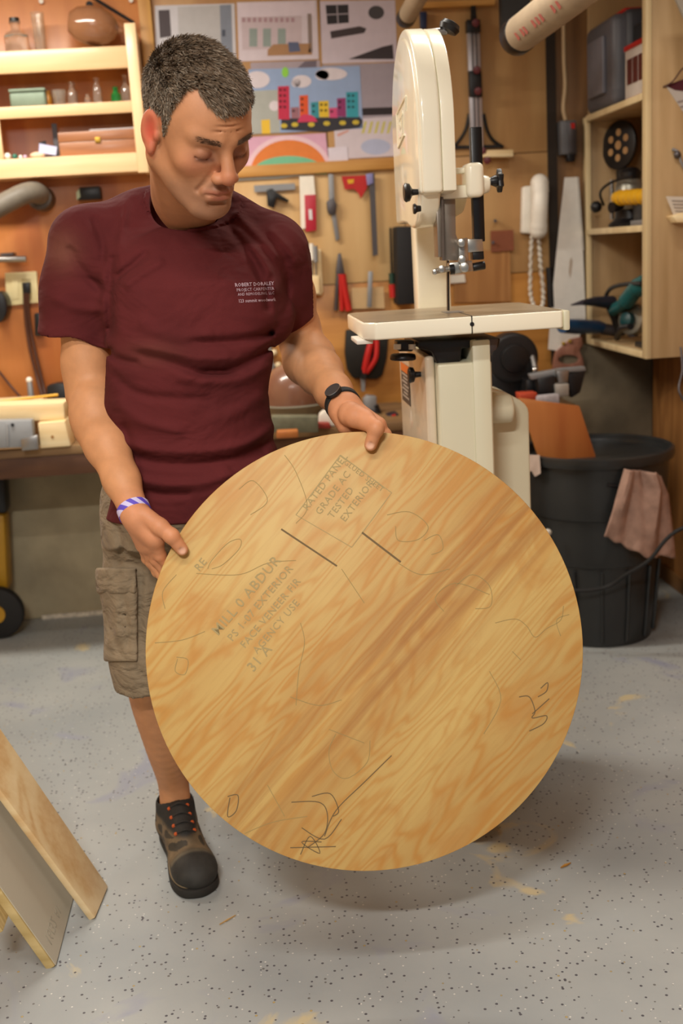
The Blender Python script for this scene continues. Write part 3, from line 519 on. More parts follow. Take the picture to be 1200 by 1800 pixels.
# guide post and clamp bracket
a0, a1 = PY(833, 224, YB), PY(842, 425, YB); gx = (PY(838, 330, YB).x)
MB().box((gx, YB, (a0.z + a1.z) / 2), (.024, .024, a0.z - a1.z)).build('guide_post', mat('post_black', '#121112', .3), bs, bevel=.002)
b0, b1 = PY(818, 286, YB - .03), PY(852, 346, YB - .03)
MB().span((b0.x, YB - .035, b1.z), (b1.x, YB + .035, b0.z)).build('guide_bracket', CREAM, bs, bevel=.012, seg=4)
MB().span((DX + .05, YB - .02, b1.z), (b0.x + .01, YB + .02, b1.z + .028)).build('bracket_arm', CREAM, bs, bevel=.006); MB().span((DX + .05, YB - .01, b0.z - .02), (b0.x + .01, YB + .015, b0.z - .008)).build('bracket_arm', CREAM, bs, bevel=.004)
kz = PY(870, 318, YB).z; kx = PY(858, 318, YB).x
MB().cyl((b1.x - .002, YB, kz - .006), (kx + .002, YB, kz - .006), .022, .016, 20).build('knob_boss', CREAM, bs, bevel=.003)
MB().cyl((kx, YB, kz), (kx + .018, YB, kz), .007).build('knob_stem', STEEL, bs)
sp = [((.026 if i % 2 else .017), 2 * PI * i / 12) for i in range(12)]
MB().prism([(kx + .018, YB + r * math.cos(a), kz + r * math.sin(a)) for r, a in sp], (.012, 0, 0)).build('star_knob', BLACK, bs, bevel=.003)
MB().lathe([(.008, 0), (.012, .01), (.01, .02)], (kx + .004, YB, kz), (1, 0, 0), 14).build('star_knob_hub', BLACK, bs)
# door latch knob
dz = PY(745, 336, 2.44)
MB().lathe([(.006, 0), (.007, .012), (.018, .018), (.02, .026), (.016, .03)], (DX - .0, 2.46, dz.z), (-1, 0, 0), 18).build('door_knob', BLACK, bs)
MB().lathe([(.006, 0), (.007, .008), (.011, .012), (.01, .016)], (DX, 2.40 + .03, dz.z - .035), (-1, 0, 0), 14).build('latch', BLACK, bs)
# upper guide assembly
GM = mat('guide_metal', '#b4b0a8', .25, .85)
def gp(px, y0, th, m=GM, nm='guide_block', bev=.002): return MB().pprism(px, y0, th).build(nm, m, bs, bevel=bev)
gp([(820, 420), (848, 420), (850, 442), (822, 444)], YB - .02, .03); gp([(830, 440), (850, 440), (851, 456), (831, 457)], YB - .015, .03, BLACK, 'guide_pad')
gp([(806, 420), (822, 418), (824, 470), (812, 474), (806, 455)], YB - .025, .02); gp([(790, 462), (830, 458), (832, 476), (800, 482), (788, 476)], YB - .03, .03)
for x, y, r in ((811, 427, .009), (812, 456, .009), (816, 470, .011), (764, 478, .006), (776, 473, .008)): MB().cyl(PY(x, y, YB - .045), PY(x, y, YB - .02), r, n=14).build('guide_screw', GM, bs, bevel=.002)
MB().cyl(PY(764, 477, YB - .02), PY(800, 470, YB - .02), .006).build('guide_pin', GM, bs); MB().cyl(PY(830, 470, YB - .01), PY(852, 466, YB - .01), .009).build('guide_handle', BLACK, bs, bevel=.002); MB().cyl(PY(790, 474, YB - .03), PY(798, 473, YB - .03), .011).build('roller', BLACK, bs)
# table
TZ = 1.20; tx0, tx1, ty0, ty1 = .232, .648, 2.33, 2.735
tab = [(tx0 + .022, ty0), (tx1 - .006, ty0), (tx1, ty0 + .01), (tx1, ty1 - .02), (tx1 - .02, ty1), (tx0 + .02, ty1), (tx0, ty1 - .02), (tx0, ty0 + .03)]
MB().prism([(x, y, TZ - .036) for x, y in tab], (0, 0, .0355)).build('table', CREAM, bs, bevel=.004, seg=3)
MB().prism([(x + (.003 if x < .4 else -.003), y + (.003 if y < 2.5 else -.003), TZ - .0006) for x, y in tab], (0, 0, .0012)).build('table_surface', mat('table_iron', '#a8977c', .3, .35, noise=.15, nscale=12), bs)
sx = PY(829, 565, ty0).x
MB().span((sx - .0012, ty0 - .0006, TZ - .036), (sx + .0012, YB, TZ + .001)).build('table_slot', mat('slot_dark', '#3a3428', .8), bs)
MB().cyl((sx, ty0 - .002, TZ - .016), (sx, ty0 + .004, TZ - .016), .0045, n=12).build('table_pin', BLACK, bs)
MB().span((.425, YB - .03, TZ + .0007), (.465, YB + .03, TZ + .0016)).build('throat_plate', mat('throat_alu', '#85807a', .4, .5), bs)
MB().span((tx0 - .014, ty0 + .03, TZ - .045), (tx0 + .02, ty0 + .16, TZ - .036)).build('fence_rail', WHITEP, bs, bevel=.002)
MB().span((tx1 - .002, ty0 + .002, TZ - .042), (tx1 + .012, ty0 + .09, TZ - .001)).build('table_lip', CREAM2, bs, bevel=.004)
# trunnion and under-table parts
def up_(px, Y, th, m=BLACK, nm='trunnion', bev=.004): return MB().pprism(px, Y, th).build(nm, m, bs, bevel=bev)
up_([(735, 600), (880, 594), (876, 612), (812, 612), (808, 640), (768, 640), (758, 618), (735, 612)], 2.42, .22)
up_([(836, 596), (876, 594), (874, 614), (860, 624), (842, 622)], 2.40, .1, DSTEEL)
up_([(697, 600), (729, 599), (726, 618), (700, 618)], 2.44, .05, BLACK, 'knob_stem')
MB().cyl(PY(708, 633, 2.46), PY(708, 622, 2.46), .029, .027, 28).build('tilt_knob', BLACK, bs, bevel=.004)
for x in (698, 724): MB().cyl(PY(x, 614, 2.44), PY(x, 605, 2.44), .008).build('nut', WHITEP, bs)
# lower stand
SYN, SYF = 2.40, 2.86
sx0, sx1 = PY(771, 700, SYN).x, PY(866, 700, SYN).x
zt = PY(771, 640, SYN).z
MB().span((sx0, SYN, .09), (sx1, SYF, zt)).build('stand_body', CREAM2, bs, bevel=.006, seg=3)
MB().span((sx0 + .075, SYN - .004, .09), (sx1 - .003, SYF, zt + .045)).build('stand_back_panel', CREAM2, bs, bevel=.004)
MB().span((sx0 - .022, SYN + .03, .10), (sx0 - .001, SYF, zt + .015)).build('lower_wheel_door', mat('cream_door', '#dccab0', .3, coat=.5), bs, bevel=.008, seg=4)
MB().lathe([(.006, 0), (.007, .012), (.016, .016), (.018, .024), (.014, .028)], (sx0 - .022, 2.50, PY(748, 660, 2.47).z), (-1, 0, 0), 18).build('door_knob', BLACK, bs)
MB().pprism([(748, 600), (830, 600), (830, 640), (765, 640)], 2.55, .25).build('neck_casting', CREAM2, bs, bevel=.004)
lx = sx0 - .0235
zl0, zl1 = PY(714, 640, 2.75).z, PY(714, 708, 2.75).z
MB().span((lx, 2.68, zl1), (lx + .001, 2.82, zl0)).build('warning_label', mat('label_dark', '#4a4038', .5), bs)
MB().span((lx - .0006, 2.68, zl0 - .02), (lx, 2.82, zl0)).build('label_header', mat('label_orange', '#d8702a', .5), bs)
for i in range(7): MB().span((lx - .0006, 2.695 + (i % 3) * .01, zl0 - .028 - i * .009), (lx, 2.805 - (i % 2) * .02, zl0 - .0235 - i * .009)).build('label_text_line', mat('label_text', '#a89a8c', .6), bs)
# motor cover
mx0, mx1 = sx1 + .001, PY(920, 760, 2.66).x
arch = [(mx0, .12)] + [(mx1, .12)] + [(mx1, PY(920, 720, 2.66).z)] + [(mx0 + (mx1 - mx0) * math.cos(a), PY(920, 720, 2.66).z + .045 * math.sin(a) * 1.3) for a in [PI / 2 * i / 8 for i in range(1, 9)]]
MB().prism([(x, 2.60, z) for x, z in arch], (0, .2, 0)).build('motor_cover', CREAM2, bs, bevel=.006, seg=3)
MB().cyl((mx0 - .005, 2.55, PY(885, 718, 2.55).z), (PY(900, 718, 2.55).x, 2.55, PY(885, 718, 2.55).z), .033, n=28).build('motor_can', CREAM2, bs, bevel=.01, seg=4)
MB().span((sx0 - .03, SYN - .005, .05), (sx1, SYF + .02, .09)).build('mobile_base', BLACK, bs, bevel=.004)
c = PZ(941, 1388, 0)
for x, y in ((c.x - .012, c.y + .03), (sx0 - .01, SYF), (sx1 - .02, SYF), (sx0 - .01, SYN + .03)):
    f = MB().cyl((x - .012, y, .035), (x + .012, y, .035), .035, n=24).build('caster', BLACKR, bs, bevel=.006); MB().span((x - .018, y - .012, .035), (x + .018, y + .012, .06)).build('caster_fork', DSTEEL, f)
MB().span((sx1, c.y + .02, .06), (c.x - .0, c.y + .04, .075)).build('outrigger', BLACK, bs, bevel=.002)

o = MB().pprism([(697, 398), (729, 398), (733, 534), (699, 536)], 4.27, .128).build('black_bin', mat('matte_black', '#141214', .7), bevel=.004); tag(o, 'tall black box on the wall behind the saw column', 'box')

# ------------------------------------------------------------ right part of the back wall
t = T('straightedge_clamp', 'silver and black straightedge clamp with dark red knobs hung upright behind the saw', 'clamp', PY(838, 262, 4.36))
MB().pprism([(821, 52), (843, 52), (850, 262), (828, 262)], 4.36, .025).build('rail', mat('alu', '#b9b4b8', .35, .6), t, bevel=.002)
for x in (828, 835): MB().pprism([(x, 54), (x + 2.5, 54), (x + 9, 262), (x + 6.5, 262)], 4.357, .004).build('groove', DSTEEL, t)
MB().pprism([(820, 34), (844, 34), (845, 56), (821, 56)], 4.34, .04).build('end_clamp', BLACK, t, bevel=.003); MB().pprism([(824, 124), (846, 124), (848, 170), (826, 170)], 4.345, .03).build('middle_clamp', BLACK, t, bevel=.003); MB().pprism([(828, 10), (836, 10), (838, 36), (828, 36)], 4.36, .02).build('hook', BLACK, t)
DR = mat('dark_red', '#5c1c20', .4)
for x, y in ((836, 40), (838, 123), (840, 160), (848, 266), (856, 282)): MB().cyl(PY(x, y, 4.33), PY(x, y, 4.36), .014, n=18).build('knob', DR, t, bevel=.003)
t = T('triangle_bracket', 'thin black curved shelf bracket behind the guide post', 'bracket', PY(840, 260, 4.37))
MB().tube(spline([PY(824, 200, 4.39), PY(818, 228, 4.39), PY(806, 248, 4.39), PY(792, 262, 4.39)]), .006).build('arm', BLACK, t); MB().tube(spline([PY(850, 200, 4.39), PY(856, 228, 4.39), PY(866, 246, 4.39), PY(884, 259, 4.39)]), .006).build('arm', BLACK, t)
MB().pprism([(796, 256), (884, 254), (884, 260), (796, 262)], 4.388, .01).build('bar', BLACK, t)
o = MB().pprism([(848, 264), (902, 263), (902, 275), (849, 276)], 4.33, .068).build('wood_cleat', LUMBER, bevel=.002); tag(o, 'short pale wooden cleat on the wall beneath the black bracket', 'cleat')
t = T('acrylic_template', 'clear brownish acrylic template hanging left of the telephone', 'template', PY(880, 440, 4.385)); MB().pprism([(862, 406), (902, 404), (903, 440), (863, 443)], 4.385, .005).build('plate', mat('acrylic', '#a5664e', .15, trans=.4), t)
for x, y in ((866, 426), (870, 388)): MB().cyl(PY(x, y, 4.37), PY(x, y, 4.4), .006, n=10).build('peg', DSTEEL, t)
t = T('table_backing_sheet', 'brown hardboard sheet pinned low on the wall behind the saw blade', 'sheet', PY(850, 500, 4.39)); MB().pprism([(796, 440), (896, 440), (898, 530), (798, 532)], 4.392, .004).build('panel', wood('hardboard', '#9a6838', '#b5824c', 'Z', .7), t)
o = MB().pprism([(790, 484), (816, 482), (818, 496), (791, 498)], 4.385, .004).build('white_tag', WHITEP); tag(o, 'small white tag on the wall behind the blade guides', 'tag')
t = T('blue_file_tools', 'blue handled tool hanging at the top behind the saw knob', 'tool', PY(745, 50, 4.38)); MB().pprism([(738, 20), (750, 20), (750, 50), (739, 50)], 4.37, .02).build('handle', mat('blue_grip', '#24304f', .4), t, bevel=.003)
t = T('telephone', 'white wall telephone with handset and coiled cord', 'telephone', PY(942, 412, 4.37))
MB().pprism([(919, 328), (932, 326), (945, 326), (944, 412), (917, 410)], 4.36, .04).build('base', WHITEP, t, bevel=.008, seg=3)
hs = [PY(948, 322, 4.33), PY(949, 345, 4.318), PY(948, 365, 4.312), PY(947, 388, 4.318), PY(946, 404, 4.33)]
MB().tube(spline(hs, 6), [.033] * 5 + [.031] * 15 + [.033] * 5, 16).build('handset', WHITEP, t)
for q in (hs[0], hs[-1]): MB().ball(q, .034, 18).build('handset_end', WHITEP, t)
for pts in ([(935, 412), (933, 440), (932, 480), (932, 515), (938, 538), (944, 541)], [(944, 541), (953, 536), (954, 510), (950, 470), (948, 440), (946, 412)]):
    base_ = spline([PY(x, y, 4.36) for x, y in pts], 30); coil = []
    for i, q in enumerate(base_): a = i * 1.9; coil.append(q + Vector((math.cos(a) * .0065, math.sin(a) * .0065, 0)))
    MB().tube(coil, .0026, 6).build('coiled_cord', WHITEP, t)
struct(MB().span((1.166, WY - .012, .86), (1.2, WY + .004, CZ)).build('trim_3', mat('seam_dark', '#2a2018', .8)))
t = T('switch_box', 'grey metal switch box fed by a thin pale conduit', 'switch', PY(1000, 280, 4.37)); MB().pprism([(985, 212), (1013, 211), (1014, 270), (987, 272)], 4.345, .06).build('box', mat('box_grey', '#6c6c70', .5, .4), t, bevel=.004)
MB().pprism([(998, 216), (1012, 215), (1013, 268), (1000, 269)], 4.338, .007).build('cover', DSTEEL, t, bevel=.002); MB().pprism([(996, 268), (1013, 267), (1010, 284), (998, 284)], 4.35, .04).build('lower_plug', BLACK, t, bevel=.004); MB().pprism([(1003, 216), (1010, 216), (1010, 226), (1004, 226)], 4.335, .004).build('red_switch', RED, t)
MB().tube(spline([PY(990, -20, 4.38), PY(991, 100, 4.38), PY(993, 150, 4.38), PY(990, 190, 4.38), PY(994, 212, 4.37)]), .008).build('conduit', mat('pale_conduit', '#b79c78', .5), t)
# hand saw
t = T('hand_saw', 'hand saw hanging upright with steel blade coloured bright as glare and brown handle', 'saw', PY(1000, 660, 4.35))
MB().pprism([(992, 312), (1016, 311), (1024, 430), (1029, 560), (1010, 615), (976, 616), (963, 614), (970, 520), (982, 400)], 4.35, .0015).build('blade', mat('glare_pale_steel', '#f0ece4', .3, .25), t)  # pale, barely metallic colour stands in for the blade's reflected glare
MB().pprism([(1013, 311), (1017, 311), (1026, 440), (1022, 440)], 4.3485, .0012).build('blade_edge', mat('edge_steel', '#e8e4dc', .3, .5), t)
MB().pprism([(1001, 458), (1004, 452), (1006, 460), (1004, 478), (1002, 490), (999, 478)], 4.3492, .0006).build('etching', mat('etch', '#b0a090', .5), t)
HN = wood('beech_handle', '#8a5a48', '#a87460', 'Z', 2, .4, .3)
ho = [(984, 612), (1002, 596), (1022, 592), (1024, 606), (1018, 616), (1024, 630), (1027, 648), (1018, 654), (1000, 652), (984, 656), (972, 650), (974, 632), (977, 618)]
hi = ell(999, 630, 19, 8, 13, -2.2, -2.2 + 2 * PI - 1e-4)
def ringprism(outer, inner, Y, th, name, m, par):
    # polygon with a hole: bridge outer and inner loops of matching counts
    mb = MB(); n = len(outer)
    O = [PY(x, y, Y) for x, y in outer]; I = [PY(*min(inner, key=lambda q: 0), Y)] if False else None
    cx = sum(p[0] for p in inner) / len(inner); cy = sum(p[1] for p in inner) / len(inner)
    def inn(p):
        a = math.atan2(p[1] - cy, p[0] - cx); return min(inner, key=lambda q: abs((math.atan2(q[1] - cy, q[0] - cx) - a + PI) % (2 * PI) - PI))
    # densify outer
    od = []
    for i in range(n):
        p, q = outer[i], outer[(i + 1) % n]
        for k in range(3): od.append((p[0] + (q[0] - p[0]) * k / 3, p[1] + (q[1] - p[1]) * k / 3))
    rx = max(abs(p[0] - cx) for p in inner); ry = max(abs(p[1] - cy) for p in inner)
    idn = []
    for p in od:
        a = math.atan2((p[1] - cy) / ry, (p[0] - cx) / rx); idn.append((cx + rx * math.cos(a), cy + ry * math.sin(a)))
    m_ = len(od); vs = []
    for d in (0, th):
        vs += [PY(x, y, Y) + Vector((0, d, 0)) for x, y in od]; vs += [PY(x, y, Y) + Vector((0, d, 0)) for x, y in idn]
    fs = []
    for i in range(m_):
        j = (i + 1) % m_
        fs += [(i, j, m_ + j, m_ + i), (2 * m_ + i, 3 * m_ + i, 3 * m_ + j, 2 * m_ + j), (i, 2 * m_ + i, 2 * m_ + j, j), (m_ + i, m_ + j, 3 * m_ + j, 3 * m_ + i)]
    return mb.add(vs, fs).build(name, m, par, bevel=.002)
ringprism(ho, ell(999, 632, 18, 8), 4.34, .022, 'handle', HN, t)
for x, y in ((990, 604), (1001, 600)): MB().cyl(PY(x, y, 4.337), PY(x, y, 4.34), .007, n=14).build('brass_screw', BRASS, t, bevel=.001)
o = MB().tube([PY(965, 470, 4.36), PY(968, 540, 4.36)], .014, 8).build('black_grip', BLACK); tag(o, 'narrow black tool hanging between phone cord and hand saw', 'tool')
# cardboard tubes overhead
CARD = mat('cardboard', '#a29078', .7, noise=.08, nscale=20)
def ctube(a, c, r, label, marks=False):
    t = T('cardboard_tube', label, 'tube', a); a = Vector(a); c = Vector(c); d = (c - a).normalized()
    MB().cyl(a + d * .03, c, r, n=28).build('tube', CARD, t); MB().cyl(a, a + d * .045, r * 1.04, n=28).build('end_cap', BLACK, t, bevel=.004)
    if marks:
        nrm = (CO - a).normalized(); nrm = (nrm - d * nrm.dot(d)).normalized(); upv = nrm.cross(d)
        for s in (.10, .135, .155, .21, .235, .26, .33, .36): 
            q = a + d * s + nrm * (r + .0006); MB().prism([q - upv * .012, q - upv * .008 + d * .014, q + upv * .010 + d * .010, q + upv * .012], nrm * .0006).build('red_mark', mat('red_ink', '#b4645a', .7), t)
    return t
A, B = PY(906, 66, 3.35), PY(1090, -75, 2.75); ctube(A, B, .049, 'large cardboard tube with red marks slanting down at the top right', True)
A2, B2 = PY(712, 34, 3.95), PY(760, -50, 3.6); ctube(A2, B2, .03, 'small cardboard tube with black cap above the band saw')
t = T('tube_rack', 'dark hanging rack that holds the cardboard tubes under the ceiling', 'rack', (1.0, 3.9, 2.2))
a = PY(905, 60, 3.7)
MB().span((a.x - .04, 3.7, a.z), (a.x + .05, 3.74, CZ - .001)).build('post', mat('rack_black', '#15120f', .8), t); MB().span((.3, 3.0, CZ - .08), (1.5, 3.05, CZ - .001)).build('beam', PLY_DK, t)
mid = A.lerp(B, .62); MB().span((mid.x - .03, mid.y - .03, mid.z + .058), (mid.x + .03, mid.y + .03, CZ - .001)).build('strap', BLACK, t)
mid = A2.lerp(B2, .9); MB().span((mid.x - .02, mid.y - .02, mid.z + .036), (mid.x + .02, mid.y + .02, CZ - .001)).build('strap', BLACK, t)
o = MB().pprism([(735, 4), (870, -2), (870, 8), (735, 14)], 4.36, .038).build('tool_rail', wood('trim_wood_x', '#b9813a', '#d2a05a')); tag(o, 'wooden rail at the top of the wall behind the saw', 'rail')
# concrete footing rises in the corner
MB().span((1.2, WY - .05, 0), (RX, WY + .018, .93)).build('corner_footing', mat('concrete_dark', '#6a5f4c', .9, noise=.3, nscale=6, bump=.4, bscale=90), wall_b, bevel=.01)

# bench items right of the saw
t = T('bench_grinder', 'black round bench grinder with cast guard behind the saw table', 'grinder', (PY(905, 660, 4.0).x, 4.0, BZ)); c = PY(898, 628, 3.98)
MB().cyl((c.x, 3.93, c.z), (c.x, 4.02, c.z), .088, n=36).build('wheel_guard', mat('black_cast', '#1b1a1c', .45), t, bevel=.012, seg=3); MB().cyl((c.x, 3.915, c.z), (c.x, 3.932, c.z), .05, n=28).build('guard_cap', BLACK, t, bevel=.006)
MB().cyl((c.x - .02, 4.02, c.z), (c.x - .02, 4.2, c.z), .06, n=28).build('motor', BLACK, t, bevel=.01); MB().span((c.x - .08, 3.95, BZ), (c.x + .07, 4.2, c.z - .04)).build('pedestal', BLACK, t, bevel=.01)
MB().tube([PY(935, 626, 3.94), PY(940, 648, 3.92)], .012).build('rest_arm', STEEL, t); MB().ball(PY(940, 650, 3.91), .012, 14).build('bright_nut', mat('chrome', '#e8e8e8', .1, 1), t)
t = T('grinder_clamp', 'grey steel clamp lying across the bench corner', 'clamp', (PY(980, 655, 3.8).x, 3.8, BZ))
MB().pprism([(930, 658), (985, 648), (1028, 644), (1030, 652), (990, 660), (934, 668)], 3.8, .03).build('bar', GREY, t, bevel=.003); MB().pprism([(945, 668), (975, 660), (980, 700), (948, 704)], 3.78, .05).build('jaw', BLACK, t, bevel=.004)
MB().pprism([(978, 652), (1000, 650), (998, 672), (982, 674)], 3.77, .05).build('screw_block', STEEL, t, bevel=.003); MB().pprism([(976, 676), (1000, 674), (1000, 696), (978, 698)], 3.76, .04).build('foot', mat('pale_metal', '#a9a49c', .5, .4), t, bevel=.004); MB().pprism([(996, 652), (1030, 650), (1020, 690), (1004, 700)], 3.8, .04).build('body', BLACK, t, bevel=.004)
o = MB().pprism([(912, 692), (944, 690), (944, 704), (914, 706)], 3.74, .06).build('red_case', mat('orange_red', '#b8462c', .5), bevel=.004); tag(o, 'small orange red case at the bench front by the saw motor', 'case')
o = MB().pprism([(925, 668), (946, 664), (948, 704), (924, 704)], 3.86, .1).build('black_toolbox', BLACK, bevel=.006); tag(o, 'black box on the bench behind the orange red case', 'box')
o = MB().pprism([(944, 696), (984, 692), (984, 712), (944, 714)], 3.7, .03).build('crumpled_bag', mat('pale_bag', '#a8a4a8', .4, noise=.2, nscale=60), bevel=.008); tag(o, 'pale grey crumpled wrapper on the bench front', 'wrapper')

# ------------------------------------------------------------ right shelf unit
ru = T('tool_shelf', 'birch plywood shelf unit on the right wall filled with power tools', 'shelf', (1.44, 4.04, .93))
XS, YN, YF = 1.315, 3.69, 4.375; ZB = .935; ZTOP = 2.44
MB().span((XS + .001, YN, ZB), (RX - .001, YN + .019, ZTOP)).build('side_panel', BIRCH, ru, bevel=.001)
MB().span((XS - .018, YN - .002, ZB), (XS, YN + .036, ZTOP)).build('front_stile', BIRCHE, ru, bevel=.001)
MB().span((XS + .001, YF - .019, ZB), (RX - .001, YF, ZTOP)).build('side_panel', BIRCH, ru, bevel=.001)
MB().span((XS - .018, YF - .036, ZB), (XS, YF + .003, 1.77)).build('front_stile', BIRCHE, ru, bevel=.001)
MB().span((RX - .008, YN + .02, ZB), (RX - .001, YF - .02, ZTOP)).build('back_panel', wood('unit_back', '#a37848', '#c09462', 'Z', .7), ru)
zs = (ZB, PX(1140, 400, XS).z - .012, PX(1143, 165, XS).z - .014)
for z in zs:
    MB().span((XS, YN + .019, z), (RX - .008, YF - .019, z + .019)).build('shelf_board', BIRCH, ru, bevel=.001); MB().span((XS - .018, YN + .037, z), (XS - .001, YF - .037, z + .021)).build('shelf_edge', BIRCHE, ru, bevel=.001)
Z1, Z2, Z3 = zs[0] + .0195, zs[1] + .0195, zs[2] + .0195
def xp(px, X, th): return MB().prism([PX(x, y, X) for x, y in px], (th, 0, 0))
def grounded(mb, z):
    lo = min(v.z for v in mb.v)
    for v in mb.v: v.z += z - lo
    return mb
# tool case on the top tier
t = T('tool_case', 'grey plastic tool case standing on the upper shelf', 'case', (1.4, 4.2, Z3))
MB().span((1.30, 4.03, Z3), (1.45, 4.35, Z3 + .30)).build('shell', mat('case_grey', '#57565c', .45), t, bevel=.03, seg=4); MB().span((1.345, 4.015, Z3 + .001), (1.50, 4.34, Z3 + .31)).build('lid', mat('case_grey_dark', '#3c3b40', .45), t, bevel=.02, seg=3)
MB().span((1.285, 4.1, Z3 + .05), (1.301, 4.28, Z3 + .24)).build('panel', mat('case_grey_light', '#6c6a72', .4), t, bevel=.006); MB().span((1.36, 4.08, Z3 + .31), (1.42, 4.25, Z3 + .322)).build('red_latch', RED, t, bevel=.003)
t = T('bit_set_box', 'red and white boxed bit set beside the grey tool case', 'box', (1.36, 3.82, Z3))
MB().span((1.33, 3.74, Z3 + .012), (1.42, 3.99, Z3 + .17)).build('box', mat('box_white', '#d8d2cc', .5), t, bevel=.002); MB().span((1.328, 3.74, Z3), (1.42, 3.99, Z3 + .012)).build('orange_base', mat('box_orange', '#c87a2a', .5), t)
for i in range(4): MB().span((1.3275, 3.75 + i * .056, Z3 + .055), (1.3299, 3.795 + i * .056, Z3 + .135)).build('window', mat('box_dark_red', '#5a2420', .4), t)
MB().span((1.326, 3.74, Z3 + .165), (1.42, 3.99, Z3 + .18)).build('red_top', RED, t)
o = MB().span((1.36, 3.76, Z3 + .1801), (1.5, 4.0, Z3 + .25)).build('black_case', BLACK, bevel=.008); tag(o, 'black case lying on top of the red and white bit box', 'case')
# router and black wheel
t = T('sanding_wheel', 'black disc with seven round holes standing on the middle shelf', 'disc', PX(1086, 290, 1.42)); c = PX(1086, 255, 1.40); nrm = Vector((-1, -.45, .05)).normalized()
ux = nrm.cross(Vector((0, 0, 1))).normalized(); uz = ux.cross(nrm); R0 = .088
mbd = MB()
holes = [(0, 0, .016)] + [(.045 * math.cos(a), .045 * math.sin(a), .013) for a in [PI / 6 + i * PI / 3 for i in range(6)]]
MB().cyl(c, c - nrm * .014, R0, n=40).build('disc', BLACK, t, bevel=.003)
for u, v, r in holes: MB().cyl(c + ux * u + uz * v + nrm * .0006, c + ux * u + uz * v, r, n=18).build('hole', mat('hole_tan', '#b28a5c', .7), t)
MB().tube([c - Vector((-.02, 0, R0)), Vector((c.x + .03, c.y, Z2 + .03))], .028, 12).build('neck', BLACK, t)
t = T('router', 'grey and black router with round base on the middle shelf', 'router', (1.40, 4.08, Z2))
c = Vector((1.40, 4.15, Z2)); ALU = mat('cast_alu', '#8c887c', .35, .6)
MB().lathe([(.075, 0), (.078, .012), (.055, .03), (.052, .06)], c, n=30).build('base', BLACK, t); MB().lathe([(.048, .06), (.052, .065), (.055, .11), (.05, .15), (.04, .165)], c, n=26).build('motor', ALU, t); MB().lathe([(.038, .165), (.04, .19), (.026, .205), (.01, .208)], c, n=22).build('cap', BLACK, t)
MB().tube([c + Vector((-.04, -.03, .075)), c + Vector((-.085, -.05, .07))], [.012, .02], 14).build('handle', BLACK, t); MB().tube(spline([c + Vector((-.06, .12, .085)), c + Vector((-.09, .06, .13)), c + Vector((-.07, -.02, .16)), c + Vector((-.02, -.08, .17))]), .005).build('cord', BLACK, t)
MB().cyl(c + Vector((-.05, .055, .03)), c + Vector((-.05, .055, .17)), .008).build('column', STEEL, t)
MB().ball(c + Vector((-.085, .13, .08)), .022, 14).build('side_knob', BLACK, t)
t = T('yellow_drill', 'tool with yellow ribbed grip lying on the middle shelf', 'tool', PX(1110, 365, 1.34)); a, b2 = PX(1084, 348, 1.345), PX(1150, 344, 1.36)
MB().tube([a, a.lerp(b2, .5), b2], [.023, .025, .022], 18).build('grip', YELLOW, t)
for i in range(6): q = a.lerp(b2, .1 + i * .15); MB().tube([q, q + (b2 - a) * .03], .027, 18).build('grip_rib', YELLOW, t)
MB().span((1.35, 3.80, Z2), (1.46, 3.98, a.z - .022)).build('body', BLACK, t, bevel=.012); MB().span((1.34, 3.78, Z2 + .001), (1.40, 3.97, Z2 + .02)).build('base_plate', GREY, t, bevel=.002)
t = T('red_black_tool', 'black and red tool at the back near end of the middle shelf', 'tool', (1.45, 3.8, Z2)); MB().span((1.44, 3.75, Z2), (1.52, 3.88, Z2 + .19)).build('body', BLACK, t, bevel=.015); MB().span((1.425, 3.76, Z2 + .155), (1.50, 3.85, Z2 + .20)).build('red_cap', mat('bright_red', '#b83a2c', .4), t, bevel=.006)
# lower tier
o = MB().cyl(PX(1113, 452, 1.50), PX(1113, 452, 1.50) + Vector((.012, 0, 0)), .088, n=36).build('red_sanding_disc', mat('maroon_grit', '#6a2418', .9)); tag(o, 'dark red sanding disc leaning at the back of the lowest shelf bay', 'disc')
o.location.x = 1.537
TEAL = mat('teal_plastic', '#1f5f60', .4)
t = T('angle_grinder', 'teal grinder with steel guard at the near end of the lowest shelf', 'grinder', (1.42, 3.82, Z1))
g = [PX(1078, 545, 1.36), PX(1100, 530, 1.37), PX(1118, 508, 1.38), PX(1140, 496, 1.40)]
MB().tube(spline(g), [.022] * 8 + [.03] * 9 + [.034] * 8, 18).build('body', TEAL, t)
MB().tube(spline([PX(1062, 528, 1.35), PX(1072, 508, 1.35), PX(1096, 500, 1.36), PX(1128, 498, 1.36)]), .008, 10).build('guard_bar', BLACK, t); c = PX(1112, 560, 1.41); c.z = Z1 + .078; c.y = max(c.y, YN + .095)
MB().lathe([(.012, -.02), (.055, -.018), (.06, 0), (.056, .015), (.02, .02)], c, (-1, -.6, .2), 30).build('steel_guard', ALU, t); MB().lathe([(.01, 0), (.028, .002), (.026, .02), (.01, .026)], c + Vector((-.02, -.012, 0)), (-1, -.6, .2), 20).build('flange', mat('teal_dark', '#184548', .4), t)
MB().tube(spline([PX(1084, 594, 1.35), PX(1092, 578, 1.34), PX(1108, 574, 1.34)]), .012, 12).build('side_handle', BLACK, t); MB().span((1.34, 3.74, Z1), (1.45, 3.93, Z1 + .018)).build('base_plate', BLACK, t, bevel=.004); MB().pprism([(1, 1)] * 3, 1, 1) if False else None
MB().tube([c, Vector((c.x, c.y, Z1 + .015))], .02).build('gearbox', DSTEEL, t)
t = T('heat_gun', 'dark grey tapered air nozzle sticking out of the lowest shelf', 'nozzle', PX(1040, 545, 1.30))
